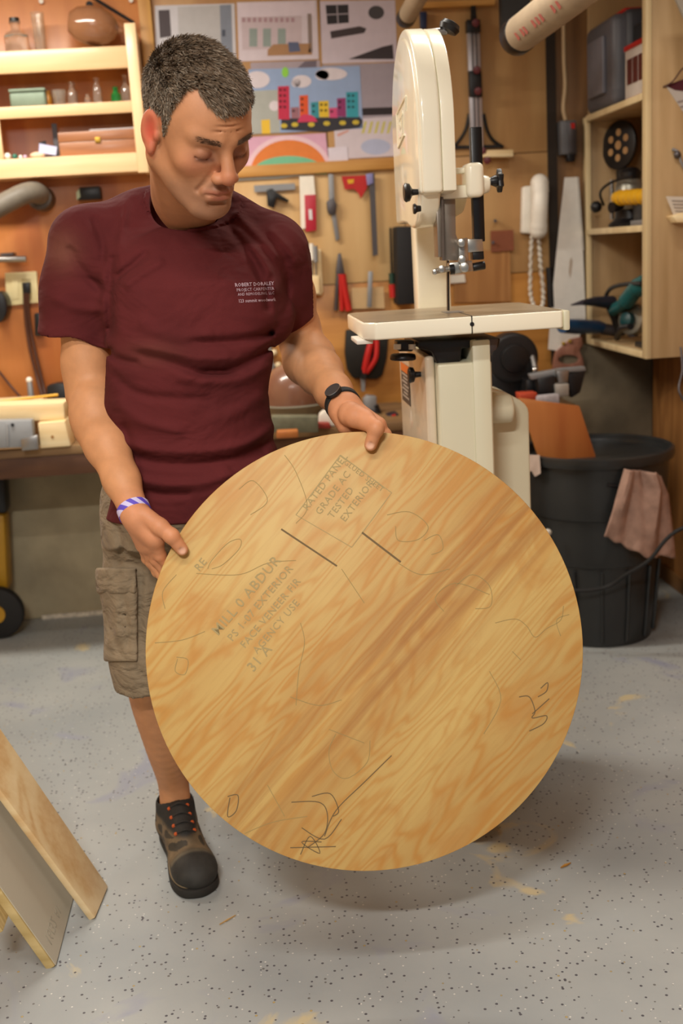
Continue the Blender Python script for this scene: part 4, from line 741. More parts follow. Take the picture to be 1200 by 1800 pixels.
MB().tube([PX(1004, 536, 1.18), PX(1022, 532, 1.2), PX(1045, 530, 1.28), PX(1075, 532, 1.36)], [.003, .009, .018, .026], 16).build('nozzle', mat('navy_grey', '#2a2c38', .45), t); MB().tube([PX(1070, 533, 1.34), PX(1082, 560, 1.38), Vector((1.40, PX(1082, 560, 1.38).y, Z1 + .012))], .018, 12).build('handle', BLACK, t)
t = T('blue_air_tool', 'blue round handled tool lying between saw table and shelf', 'tool', PX(1040, 590, 1.32))
MB().tube([PX(988, 573, 1.14), PX(1010, 574, 1.2), PX(1050, 575, 1.32), PX(1062, 576, 1.35)], [.026, .028, .026, .018], 18).build('barrel', mat('blue_shell', '#1f4468', .35), t); MB().tube([PX(1058, 578, 1.34), PX(1085, 582, 1.40)], .022, 14).build('neck', DSTEEL, t)
MB().tube([PX(1076, 581, 1.38), Vector((1.40, PX(1076, 581, 1.38).y, Z1 + .015))], .014).build('stand', BLACK, t)
# things pinned on the near side panel
t = T('pennant', 'maroon and white paper pennant pinned on the shelf side', 'pennant', PY(1185, 180, YN)); Yp = YN - .002
MB().pprism([(1169, 150), (1290, 110), (1290, 330)], Yp, .0012).build('white_cloth', cm('#b8b0a8'), t); MB().pprism([(1169, 150), (1290, 110), (1290, 172), (1185, 158)], Yp - .0012, .001).build('maroon_band', cm('#4a1220'), t)
for i in range(4): MB().pprism([(1190 + i * 5, 178 + i * 9), (1215, 172 + i * 9), (1215, 175 + i * 9), (1191 + i * 5, 181 + i * 9)], Yp - .0012, .001).build('print_line', cm('#8a7f7a'), t)
MB().tube(spline([PY(1165, 153, Yp), PY(1182, 143, Yp - .01), PY(1200, 120, Yp - .02), PY(1230, 100, Yp)]), .0025).build('string', CORD, t)
t = T('panel_note', 'white printed note tucked on a small wooden cleat at the right edge', 'note', PY(1185, 390, YN)); MB().pprism([(1170, 345), (1290, 348), (1290, 385), (1184, 380)], YN - .02, .0015).build('paper', cm('#c8beb0'), t)
for i in range(4): MB().pprism([(1180 + i * 2, 352 + i * 6), (1220, 353 + i * 6), (1220, 355 + i * 6), (1181 + i * 2, 354 + i * 6)], YN - .0215, .0012).build('print_line', cm('#8a8078'), t)
MB().pprism([(1182, 380), (1200, 374), (1290, 378), (1290, 392), (1190, 391)], YN - .06, .06).build('cleat', LUMBER, t, bevel=.002)
t = T('spring_clip', 'small steel clip hung on the shelf side between pennant and note', 'clip', PY(1188, 285, YN - .01)); MB().tube(spline([PY(1181, 262, YN - .008), PY(1192, 268, YN - .012), PY(1197, 285, YN - .012), PY(1205, 300, YN - .01)]), .0045).build('wire', GREY, t); MB().ball(PY(1190, 272, YN - .012), .012, 12).build('head', DSTEEL, t)
o = MB().prism([PY(1175, -30, 3.5), PY(1400, -60, 3.5), PY(1400, 90, 3.5), PY(1203, 32, 3.5)], (0, .012, 0)).build('grey_board', mat('grey_board', '#8f887c', .6)); tag(o, 'grey board edge slanting in at the top right corner', 'board')
o = MB().tube(spline([PY(1196, 610, 3.66), PY(1199, 650, 3.64), PY(1194, 690, 3.6), PY(1230, 720, 3.6), PY(1300, 640, 3.66)]), .004).build('hanging_wire', DSTEEL); tag(o, 'thin grey wire hanging at the right edge below the shelf', 'wire')

# ------------------------------------------------------------ trash can
CX, CY, CR = 1.13, 3.70, .248; CT = .655
can = T('trash_can', 'large round black plastic trash can standing in the corner', 'trash can', (CX, CY, 0))
CANM = mat('can_plastic', '#2b2c2c', .33, noise=.1, nscale=10, bump=.25, bscale=60)
pf = [(.17, .0), (.18, .004), (.192, .12), (.20, .28), (.203, .282), (.208, .30), (.212, .30 + .1), (.217, .44), (.224, .445), (.228, .46), (.232, .52), (.237, .60), (.24, CT - .03)]
inn = [(.232, CT - .03), (.222, .5), (.2, .3), (.175, .03), (.0, .025)]
MB().lathe([(0.0, .002)] + pf + [(.236, CT - .012)] + inn, (CX, CY, 0), n=56).build('body', CANM, can)
MB().lathe([(.24, CT - .035), (CR + .004, CT - .034), (CR + .008, CT - .02), (CR + .006, CT - .004), (CR - .002, CT), (.236, CT - .004), (.234, CT - .03)], (CX, CY, 0), n=56).build('rim', CANM, can)
for i in range(14):
    a = 2 * PI * i / 14; r1, r2 = .186, .207
    MB().tube([(CX + r1 * math.cos(a), CY + r1 * math.sin(a), .02), (CX + r2 * math.cos(a), CY + r2 * math.sin(a), .27)], .006, 6).build('rib', CANM, can)
MB().tube([(CX + (.236) * math.cos(a), CY + .236 * math.sin(a), .56 + .012 * abs(math.sin((a + PI / 2) * 6))) for a in [-PI / 2 - .16 + .05 * i for i in range(5)]], .006, 8).build('handle_slot', BLACK, can)
Yb = 3.66
o = MB().prism([PY(912, 700, Yb), PY(1018, 714, Yb), PY(1046, 800, Yb), (1.15, Yb + .0, .33), (1.0, Yb, .28), (.965, Yb, .5)], (0, .018, 0)).build('plywood_offcut', PLY_OR, bevel=.001); tag(o, 'orange plywood offcut standing in the trash can', 'wood')
def onc(px, py, r=.252):   # point of the can's outer side seen at a pixel
    d = ray(px, py); lo = None; ox, oy = CO.x - CX, CO.y - CY
    A_ = d.x ** 2 + d.y ** 2; B_ = 2 * (ox * d.x + oy * d.y); C_ = ox * ox + oy * oy - r * r; D_ = B_ * B_ - 4 * A_ * C_
    tt = (-B_ - math.sqrt(max(D_, 0))) / (2 * A_); return CO + d * tt
# towel over the rim
def towel():
    nu, nv = 26, 30; mb = MB(); vs = []
    for j in range(nv):
        v = j / (nv - 1)
        for i in range(nu):
            u = i / (nu - 1)
            xl = 1098 + (1060 - 1098) * v; xr = (1166 + 14 * min(1, v * 5)) + (-6) * v
            yb = 940 + (978 - 940) * min(1, u * 1.6) - 2 * math.sin(u * 30) * (v > .95)
            yt = 824 + 8 * u + 22 * max(0, u - .75) * 4 * .5
            q = onc(xl + (xr - xl) * u, yt + (yb - yt) * v, .262)
            w = .012 * math.sin(u * 11 + v * 2.0) + .006 * math.sin(u * 23 - v * 3) + .01 * math.exp(-((u - .62) / .06) ** 2)
            n_ = Vector((q.x - CX, q.y - CY, 0)).normalized(); vs.append(q + n_ * (w + .012 * v))
    fs = [(j * nu + i, j * nu + i + 1, (j + 1) * nu + i + 1, (j + 1) * nu + i) for j in range(nv - 1) for i in range(nu - 1)]
    mb.add(vs, fs); o = mb.build('shop_towel', mat('pink_cloth', '#a08070', .95, noise=.22, nscale=25, bump=.8, bscale=260))
    md = o.modifiers.new('thick', 'SOLIDIFY'); md.thickness = .005; md.offset = 1
    return o
tag(towel(), 'dirty pinkish towel draped over the side of the trash can', 'towel')
tg = MB().prism([onc(926, 800, .262), onc(948, 800, .262), onc(950, 832, .262), onc(940, 838, .262), onc(934, 828, .262), onc(926, 830, .262)], (0, .003, 0)).build('paper_scrap', mat('pink_paper', '#c8b4a8', .8)); tag(tg, 'torn pale paper hanging on the left of the can rim', 'paper')
o = MB().ball(onc(962, 936, .262), (.014, .01, .012), 12).build('white_handle_knob', WHITEP); tag(o, 'small white lump on the can just beyond the wooden disc', 'lump')
o = MB().tube(spline([Vector((1.5, 3.2, .50)), PY(1200, 928, 3.3), PY(1140, 985, 3.33), PY(1100, 1010, 3.38), PY(1070, 1030, 3.42), PY(1030, 1038, 3.43), PY(990, 1036, 3.45)]), .006).build('power_cable', BLACKR); tag(o, 'thin black cord sweeping in front of the trash can', 'cord')

# ------------------------------------------------------------ foreground boards
def qboard(a, b, c, d, th, m, label, name, par=None):
    a, b, c, d = map(Vector, (a, b, c, d)); n_ = (b - a).cross(d - a).normalized()
    if n_.z < 0: n_ = -n_
    o = MB().prism([p - n_ * th for p in (a, b, c, d)], n_ * th).build(name, m, bevel=.004, seg=2); return tag(o, label, 'board')
def ext(p, q, k): return p + (q - p) * k
bn, bf = PZ(168, 1614, .004), PZ(191, 1558, .004)
un, uf = PY(0, 1388, bn.y + .0), PY(0, 1278, bf.y)
un, uf = ext(bn, un, 2.2), ext(bf, uf, 2.2)
MAPLE = None
def boardmat(nm, lo, hi, mid, d):
    ang = 0
    m = wood(nm, lo, hi, 'X', 1.1, .45, .15, 1.3, cmid=mid); return m
o = qboard(bn, bf, uf, un, .016, boardmat('maple', '#cda672', '#e4cca0', '#dcc090', 0), 'light maple board leaning at the lower left, nearest the man', 'maple_board')
pn = PZ(98, 1698, .004); pf2 = PZ(133, 1562, .004); un2 = PY(0, 1560, pn.y)
d_ = un2 - pn; un2 = pn + d_ * 3.2
pf2 = pn + (pf2 - pn) * 1.0
uf2 = pf2 + d_ * 3.2
o = MB(); 
def wpanel():
    a, b, c, d = pn, pf2, uf2, un2; n_ = (b - a).cross(d - a).normalized(); n_ = n_ if n_.z > 0 else -n_
    t = T('leaning_sheet', 'grey white faced plywood panel leaning below the maple board', 'panel', tuple(pn))
    MB().prism([p - n_ * .020 for p in (a, b, c, d)], n_ * .018).build('plywood_core', wood('core_ply', '#b39a62', '#d2bb84', 'X', 1.5, .6), t, bevel=.002)
    e = (d - a).normalized(); f = (b - a).normalized()
    MB().prism([p - n_ * .0019 for p in (a + f * .004, b - f * .002, c, d + f * .004)], n_ * .0018).build('white_face', mat('panel_white', '#b5ae9c', .5, noise=.06, nscale=3), t)
    # faint stencilled lettering near the end
    text_mesh('stencil_text', '16/32', .035, mat('stencil_ink', '#a09a8a', .7), t, a + e * .05 + f * .03 + n_ * .0002, f, -e, ext=.0002); text_mesh('stencil_text', 'A1', .03, mat('stencil_ink', '#a09a8a'), t, a + e * .045 + f * .125 + n_ * .0002, f, -e, ext=.0002)
    q = a + e * .14 - n_ * .02
    MB().prism([q - f * .05, q + e * .075 - f * .05, q + e * .075 + f * .02, q + f * .02], -n_ * .02).build('support_block', wood('core_ply', '#b39a62', '#d2bb84'), t, bevel=.002)
    return t
wpanel()
# floor litter
def chip(px, py, w, h, a, label, m):
    c = PZ(px, py, .001); d = Vector((math.cos(a), math.sin(a), 0)); s = Vector((-d.y, d.x, 0))
    o = MB().prism([c - d * w, c + s * h, c + d * w, c - s * h * .6], (0, 0, .003)).build('wood_chip', m); return tag(o, label, 'wood chip')
chip(994, 1522, .016, .004, .5, 'small orange brown wood sliver on the floor at lower right', mat('chip', '#a87830', .8)); chip(400, 1618, .022, .0015, .7, 'thin pale wood sliver on the floor below the shoe', mat('chip2', '#bf9a62', .8))

# ------------------------------------------------------------ plywood disc
DC = P(640, 1145, 2.08); DR_ = 384.5 / FPX * 2.08
dn = -fwd; du = RT.copy(); dv = UP.copy()
t = T('plywood_disc', 'large round plywood disc covered in faint stamps and pencil scribbles', 'disc', tuple(DC)); t['_o'] = (0, 0, 0)
Md = Matrix(((du.x, dv.x, dn.x, DC.x), (du.y, dv.y, dn.y, DC.y), (du.z, dv.z, dn.z, DC.z), (0, 0, 0, 1)))
t.matrix_world = Md; disc = t
pm = bpy.data.materials.new('rotary_plywood'); pm.use_nodes = True; nt = pm.node_tree; N = nt.nodes; L = nt.links; b = N['Principled BSDF']
tc = N.new('ShaderNodeTexCoord'); m0 = N.new('ShaderNodeMapping'); m0.inputs['Rotation'].default_value = (0, 0, math.radians(-49)); L.new(tc.outputs['Object'], m0.inputs[0])
def noise(scale3, sc, det, dist=0.0, rough=.5):
    mp = N.new('ShaderNodeMapping'); mp.inputs['Scale'].default_value = scale3; L.new(m0.outputs[0], mp.inputs[0])
    n_ = N.new('ShaderNodeTexNoise'); n_.inputs['Scale'].default_value = sc; n_.inputs['Detail'].default_value = det; n_.inputs['Distortion'].default_value = dist; n_.inputs['Roughness'].default_value = rough; L.new(mp.outputs[0], n_.inputs[0]); return n_.outputs['Fac']
def math_(op, a, b_=None, c_=None):
    n_ = N.new('ShaderNodeMath'); n_.operation = op
    for i, x in enumerate((a, b_, c_)):
        if x is None: continue
        if isinstance(x, (int, float)): n_.inputs[i].default_value = x
        else: L.new(x, n_.inputs[i])
    return n_.outputs[0]
fig = noise((.16, 1, 1), 7.5, 3, .35, .5)
rings = math_('SINE', math_('MULTIPLY', fig, 135.0))
rings = math_('MULTIPLY_ADD', rings, .5, .5)
rings = math_('POWER', rings, 2.0)
big = noise((.25, 1, 1), 4.5, 3, .8)
blot = noise((.45, 1, 1), 11, 4, 1.5)
fine = noise((.05, 1, 1), 130, 4)
gray = noise((.5, 1, 1), 2.2, 3, .5)
base = mixc(ramp(big, .3, .7), hexc('#b48e50'), hexc('#c7a866'))
base = mixc(math_('MULTIPLY', ramp(blot, .52, .68), .6), base, hexc('#b48040'))
base = mixc(math_('MULTIPLY', rings, math_('MULTIPLY_ADD', ramp(big, .42, .62), -.35, .7)), base, hexc('#b47c34'))
# dark heartwood streak band running through the middle
sx_ = N.new('ShaderNodeSeparateXYZ'); L.new(m0.outputs[0], sx_.inputs[0])
yy = math_('ADD', sx_.outputs[1], math_('MULTIPLY_ADD', big, .10, -.05))
band = math_('SUBTRACT', 1.0, math_('MINIMUM', math_('DIVIDE', math_('ABSOLUTE', math_('ADD', yy, .045)), .11), 1.0))
st = noise((.04, 1, 1), 48, 4, .3)
base = mixc(math_('MULTIPLY', math_('MULTIPLY', band, ramp(st, .36, .62)), 1.0), base, hexc('#9c6a34'))
base = mixc(math_('MULTIPLY', ramp(fine, .5, .8), .3), base, hexc('#9c7236'))
base = mixc(math_('MULTIPLY', ramp(gray, .6, .8), .25), base, hexc('#a59266'))
L.new(base, b.inputs['Base Color']); b.inputs['Roughness'].default_value = .55
bp = N.new('ShaderNodeBump'); bp.inputs['Strength'].default_value = .25; bp.inputs['Distance'].default_value = .001; L.new(fine, bp.inputs['Height']); L.new(bp.outputs[0], b.inputs['Normal'])
edge = mat('ply_edge', '#d8b070', .6, noise=.2, nscale=200)
NN = 128
def dl(px, py): # disc-plane local coordinates of a pixel
    d = ray(px, py); k = (DC - CO).dot(dn) / d.dot(dn); w = CO + d * k - DC; return Vector((w.dot(du), w.dot(dv), 0))
mb = MB(); vs = [(DR_ * math.cos(2 * PI * i / NN), DR_ * 1.005 * math.sin(2 * PI * i / NN), z) for z in (0, -.018) for i in range(NN)]
mb.add(vs, [tuple(range(NN)), tuple(range(NN, 2 * NN))[::-1]], 0); mb.f += [[i, NN + i, NN + (i + 1) % NN, (i + 1) % NN] for i in range(NN)]; mb.m += [1] * NN
pdsk = mb.build('disc_board', [pm, edge], t, bevel=.0015, ang=60)
for k in range(2): MB().lathe([(DR_ * 1.0008, 0), (DR_ * 1.0008, .002)], (0, 0, -.007 - .006 * k), n=NN).build('glue_line', mat('glue_dark', '#7a5228', .7), t) if False else None
PEN = mat('pencil_lead', '#96804e', .7); STAMP = mat('stamp_ink', '#a28f62', .8); PEN2 = mat('pencil_dark', '#6a5636', .7)
def stroke(pts, r=.0011, m=PEN, name='pencil_mark', sm=True):
    q = [dl(x, y) for x, y in pts]; q = spline(q, 6) if sm and len(q) > 2 else q
    mb = MB(); vs = []
    for i, p in enumerate(q):
        tn = (q[min(i + 1, len(q) - 1)] - q[max(i - 1, 0)]); tn.normalize(); s_ = Vector((-tn.y, tn.x, 0)) * r
        vs += [p + s_ + Vector((0, 0, .0003)), p - s_ + Vector((0, 0, .0003))]
    mb.add(vs, [(2 * i, 2 * i + 1, 2 * i + 3, 2 * i + 2) for i in range(len(q) - 1)])
    return mb.build(name, m, t, smooth=False)
stroke([(494, 930), (592, 995)], .0016, PEN2, sm=False); stroke([(636, 936), (704, 988)], .0018, PEN2, sm=False)
stroke([(598, 800), (688, 866), (618, 962), (520, 905), (598, 800)], .0009, STAMP, 'stamp_frame', sm=False)
for pts in ([(365, 1000), (372, 985), (400, 955), (422, 948), (420, 965), (392, 992), (372, 1000)], [(290, 1070), (286, 1040), (310, 1010)], [(310, 1155), (330, 1160), (325, 1185), (308, 1180), (312, 1158)], [(345, 1008), (420, 1010), (470, 990), (520, 985)], [(680, 905), (720, 900), (752, 925), (735, 948), (700, 950), (695, 925)], [(745, 950), (770, 940), (778, 965), (758, 975)], [(800, 1030), (830, 1010), (860, 1030), (862, 1065), (835, 1070)], [(860, 1045), (800, 1025), (765, 1050), (780, 1075)],
            [(870, 1095), (905, 1088), (925, 1100), (940, 1120), (960, 1105), (985, 1090), (990, 1065)], [(900, 1145), (915, 1160)], [(985, 1118), (978, 1090), (1000, 1080)], [(272, 1130), (320, 1125), (360, 1110)], [(528, 1095), (535, 1130), (525, 1180), (520, 1240)],
            [(950, 1210), (962, 1200), (960, 1215), (945, 1225)], [(912, 1225), (930, 1225), (940, 1250), (935, 1262), (960, 1258), (955, 1272), (930, 1285)], [(935, 1255), (965, 1228)], [(578, 1282), (640, 1306)], [(650, 1302), (645, 1340), (610, 1368), (585, 1355), (578, 1320), (590, 1290)], [(688, 1328), (640, 1375), (590, 1425), (570, 1470)],
            [(400, 1400), (418, 1398), (415, 1425), (400, 1435), (404, 1402)], [(512, 1410), (560, 1410), (575, 1430), (570, 1465), (540, 1490)], [(430, 1465), (480, 1445), (540, 1435)], [(510, 1490), (590, 1488)], [(530, 1455), (570, 1475), (600, 1440)], [(528, 1502), (545, 1470), (562, 1500), (530, 1480), (565, 1480)], [(548, 1400), (580, 1395), (595, 1425), (585, 1435)], [(470, 1380), (500, 1435)],
            [(420, 860), (445, 845), (470, 880), (440, 905)], [(500, 800), (520, 830), (540, 890), (520, 920)], [(600, 1230), (560, 1240), (510, 1225)], [(700, 990), (740, 1010), (790, 1000)], [(860, 1180), (880, 1230), (850, 1290)], [(600, 1000), (640, 1060)]):
    dk = pts[0] in ((400, 1400), (512, 1410), (510, 1490), (530, 1455), (528, 1502), (548, 1400), (912, 1225), (935, 1255), (688, 1328), (950, 1210)); stroke(pts, .0009 if dk else .0006, PEN2 if dk else PEN)
def dtext(body, px, py, size, ang, m=STAMP, bold=.0006, ext=.0002, spacing=1.1, nm='stamp_text'):
    o_ = dl(px, py) + Vector((0, 0, .0004)); a = math.radians(ang); return text_mesh(nm, body, size, m, t, o_, (math.cos(a), math.sin(a), 0), (-math.sin(a), math.cos(a), 0), ext=ext, bold=bold, spacing=spacing)
# stamps run down-left to up-right, as on the sheet
for body, x, y, s, k in (('MILL 0 ABDUR', 383, 1118, .026, .0004), ('PS 1-07 EXTERIOR', 408, 1128, .020, 0), ('FACE VENEER FIR', 430, 1140, .019, 0), ('AGENCY USE', 452, 1150, .019, 0), ('31 A', 445, 1182, .026, .0004), ('RE', 350, 1005, .02, .0003)): dtext(body, x, y, s, 50, bold=k * .3)
for body, x, y, s in (('RATED PANEL', 540, 898, .018), ('GRADE AC', 562, 906, .018), ('TESTED', 584, 912, .018), ('EXTERIOR', 606, 918, .018)): dtext(body, x, y, s, 53, bold=0)
dtext('GLUED SHEET', 603, 814, .013, -37, bold=0)
dtext('4 X', 925, 1262, .03, 5, PEN2, nm='pencil_writing') if False else None
# ------------------------------------------------------------ the man: smooth distance fields turned into meshes
def A3(v): return np.array([v[0], v[1], v[2]], dtype=np.float32)
def smin(a, b, k):
    h = np.maximum(k - np.abs(a - b), 0) / k; return np.minimum(a, b) - h * h * k * .25
def smax(a, b, k): return -smin(-a, -b, k)
class Grid:
    def __init__(s, lo, hi, st):
        s.ax = [np.arange(lo[i], hi[i] + st, st, dtype=np.float32) for i in range(3)]; s.st = st
        s.F = np.full([len(a) for a in s.ax], 1.0, dtype=np.float32)
    def win(s, lo, hi, pad):
        sl = tuple(slice(max(0, int(np.searchsorted(s.ax[i], lo[i] - pad)) - 1), int(np.searchsorted(s.ax[i], hi[i] + pad)) + 1) for i in range(3))
        if any(q.stop - q.start < 1 or q.start >= len(s.ax[i]) for i, q in enumerate(sl)): return None, None
        X, Y, Z = np.meshgrid(*[s.ax[i][sl[i]] for i in range(3)], indexing='ij', sparse=True); return sl, (X, Y, Z)
    def put(s, fn, lo, hi, k, op='add'):
        sl, g = s.win(lo, hi, k + .012)
        if sl is None: return
        d = fn(*g).astype(np.float32); c = s.F[sl]
        s.F[sl] = smin(c, d, k) if op == 'add' else smax(c, -d, k)
    def cap(s, a, b, r0, r1=None, k=.01, op='add', flat=None):
        a, b = A3(a), A3(b); r1 = r0 if r1 is None else r1; ab = b - a; L2 = max(float(ab @ ab), 1e-9)
        def fn(X, Y, Z):
            px, py, pz = X - a[0], Y - a[1], Z - a[2]
            t = np.clip((px * ab[0] + py * ab[1] + pz * ab[2]) / L2, 0, 1)
            return np.sqrt((px - t * ab[0]) ** 2 + (py - t * ab[1]) ** 2 + (pz - t * ab[2]) ** 2) - (r0 + (r1 - r0) * t)
        m = max(r0, r1); s.put(fn, np.minimum(a, b) - m, np.maximum(a, b) + m, k, op)
    def chain(s, pts, rs, k=.008, op='add'):
        for i in range(len(pts) - 1): s.cap(pts[i], pts[i + 1], rs[i], rs[i + 1], k, op)
    def ell(s, c, r, M=None, k=.01, op='add'):
        c = A3(c); M = np.eye(3) if M is None else np.array(M); m = max(r)
        def fn(X, Y, Z):
            px, py, pz = X - c[0], Y - c[1], Z - c[2]
            q = [M[0][j] * px + M[1][j] * py + M[2][j] * pz for j in range(3)]
            k0 = np.sqrt((q[0] / r[0]) ** 2 + (q[1] / r[1]) ** 2 + (q[2] / r[2]) ** 2); k1 = np.sqrt((q[0] / r[0] ** 2) ** 2 + (q[1] / r[1] ** 2) ** 2 + (q[2] / r[2] ** 2) ** 2)
            return k0 * (k0 - 1) / np.maximum(k1, 1e-6)
        s.put(fn, c - m, c + m, k, op)
    def mesh(s):
        F = s.F; xs, ys, zs = s.ax; S_ = F < 0
        n = S_[:-1, :-1, :-1].astype(np.int8)
        cnt = sum(S_[i:i + F.shape[0] - 1, j:j + F.shape[1] - 1, k:k + F.shape[2] - 1].astype(np.int8) for i in (0, 1) for j in (0, 1) for k in (0, 1))
        act = (cnt > 0) & (cnt < 8); I = np.argwhere(act)
        idx = np.full(act.shape, -1, dtype=np.int32); idx[act] = np.arange(len(I))
        acc = np.zeros((len(I), 3)); num = np.zeros(len(I))
        cor = [(i, j, k) for i in (0, 1) for j in (0, 1) for k in (0, 1)]
        for a in cor:
            for ax in range(3):
                if a[ax]: continue
                b = list(a); b[ax] = 1
                fa = F[I[:, 0] + a[0], I[:, 1] + a[1], I[:, 2] + a[2]]; fb = F[I[:, 0] + b[0], I[:, 1] + b[1], I[:, 2] + b[2]]
                m = (fa < 0) != (fb < 0); t = np.where(m, fa / np.where(m, fa - fb, 1), 0)
                p = np.stack([np.full(len(I), float(a[q])) for q in range(3)], 1); p[:, ax] += t
                acc += p * m[:, None]; num += m
        acc /= num[:, None]; V = (I + acc) * s.st + np.array([xs[0], ys[0], zs[0]])
        Q = []
        for ax in range(3):
            sl0 = [slice(None)] * 3; sl1 = [slice(None)] * 3; sl0[ax] = slice(0, -1); sl1[ax] = slice(1, None)
            a = S_[tuple(sl0)]; b = S_[tuple(sl1)]; E = np.argwhere(a != b); fl = a[tuple(E.T)]
            o1, o2 = [(1, 2), (2, 0), (0, 1)][ax]
            ok = (E[:, o1] > 0) & (E[:, o2] > 0) & (E[:, o1] < act.shape[o1]) & (E[:, o2] < act.shape[o2]); E = E[ok]; fl = fl[ok]
            def g(d1, d2):
                e = E.copy(); e[:, o1] -= d1; e[:, o2] -= d2; return idx[e[:, 0], e[:, 1], e[:, 2]]
            q = np.stack([g(1, 1), g(0, 1), g(0, 0), g(1, 0)], 1); q[~fl] = q[~fl][:, ::-1]; Q.append(q)
        Q = np.concatenate(Q); Q = Q[(Q >= 0).all(1)]
        return V, Q
def proj_np(V):
    d = V - np.array([0, 0, CH]); f = np.array(fwd); k = d @ f
    return 600 + FPX * (d @ np.array(RT)) / k, 900 - FPX * (d @ np.array(UP)) / k, k
def nobj(name, V, Q, m, par, cols=None):
    me = bpy.data.meshes.new(name); off = np.array(par['_o'])
    me.vertices.add(len(V)); me.vertices.foreach_set('co', (V - off).astype(np.float32).ravel())
    me.loops.add(len(Q) * 4); me.loops.foreach_set('vertex_index', Q.astype(np.int32).ravel())
    me.polygons.add(len(Q)); me.polygons.foreach_set('loop_start', np.arange(len(Q), dtype=np.int32) * 4)
    me.polygons.foreach_set('use_smooth', np.ones(len(Q), dtype=bool)); me.update(calc_edges=True); me.validate()
    me.materials.append(m)
    if cols is not None:
        a = me.color_attributes.new('Col', 'FLOAT_COLOR', 'POINT'); a.data.foreach_set('color', np.concatenate([cols, np.ones((len(cols), 1))], 1).astype(np.float32).ravel())
    o = bpy.data.objects.new(name, me); COL.objects.link(o); o.parent = par; o['_o'] = tuple(off); return o
def colmat(name, rough=.5, bump=.2, bscale=300, sss=0.0, sheen=0.0, nz=.1, ns=40, wrinkle=0, wd=.01, spec=.5):
    m = bpy.data.materials.new(name); m.use_nodes = True; nt = m.node_tree; N = nt.nodes; L = nt.links; b = N['Principled BSDF']
    at = N.new('ShaderNodeVertexColor'); at.layer_name = 'Col'; tc = N.new('ShaderNodeTexCoord')
    n1 = N.new('ShaderNodeTexNoise'); n1.inputs['Scale'].default_value = ns; n1.inputs['Detail'].default_value = 5; L.new(tc.outputs['Object'], n1.inputs[0])
    mr = N.new('ShaderNodeMapRange'); mr.inputs[1].default_value = .3; mr.inputs[2].default_value = .7; mr.inputs[3].default_value = 1 - nz; mr.inputs[4].default_value = 1 + nz; L.new(n1.outputs['Fac'], mr.inputs[0])
    hs = N.new('ShaderNodeVectorMath'); hs.operation = 'SCALE'; L.new(at.outputs[0], hs.inputs[0]); L.new(mr.outputs[0], hs.inputs['Scale']); L.new(hs.outputs[0], b.inputs['Base Color'])
    b.inputs['Roughness'].default_value = rough; b.inputs['Sheen Weight'].default_value = sheen; b.inputs['Subsurface Weight'].default_value = sss; b.inputs['Subsurface Radius'].default_value = (.012, .004, .002); b.inputs['Subsurface Scale'].default_value = 1
    n2 = N.new('ShaderNodeTexNoise'); n2.inputs['Scale'].default_value = bscale; n2.inputs['Detail'].default_value = 3; L.new(tc.outputs['Object'], n2.inputs[0])
    bp = N.new('ShaderNodeBump'); bp.inputs['Strength'].default_value = bump; bp.inputs['Distance'].default_value = .001; L.new(n2.outputs['Fac'], bp.inputs['Height'])
    if wrinkle:
        mp = N.new('ShaderNodeMapping'); mp.inputs['Scale'].default_value = (1, 1, 1.6); L.new(tc.outputs['Object'], mp.inputs[0])
        n3 = N.new('ShaderNodeTexNoise'); n3.inputs['Scale'].default_value = wrinkle; n3.inputs['Detail'].default_value = 3; n3.inputs['Distortion'].default_value = .5; L.new(mp.outputs[0], n3.inputs[0])
        b2 = N.new('ShaderNodeBump'); b2.inputs['Strength'].default_value = 1; b2.inputs['Distance'].default_value = wd; L.new(n3.outputs['Fac'], b2.inputs['Height']); L.new(b2.outputs[0], bp.inputs['Normal'])
    b.inputs['Specular IOR Level'].default_value = spec
    L.new(bp.outputs[0], b.inputs['Normal'])
    return m
lin = lambda h: np.array(hexc(h)[:3])
man = T('person', 'man in a maroon T-shirt and cargo shorts looking down at the disc he holds', 'person', (-.2, 2.42, 0))

# --- head frame fitted to the picture
Bc = -np.array(fwd); Rn = np.array(RT); Un = np.array(UP)
yw, pt_, rl = .80, .70, -.33
hf = Bc * math.cos(yw) * math.cos(pt_) + Rn * math.sin(yw) * math.cos(pt_) - Un * math.sin(pt_)
x0_ = np.cross(hf, Un); x0_ /= np.linalg.norm(x0_); z0_ = np.cross(x0_, hf)
hx = x0_ * math.cos(rl) + z0_ * math.sin(rl); hz = np.cross(hx, hf)
if hx @ Rn < 0: hx = -hx
if hz @ Un < 0: hz = -hz
HO = np.array(P(347, 229, 1.93)); HS = 1.04
HM = np.stack([hx, hf, hz], 1)      # columns: side, forward, up
def hl(x, y, z): return HO + HM @ (np.array([x, y, z]) * HS)
def tohl(V): return ((V - HO) @ HM) / HS

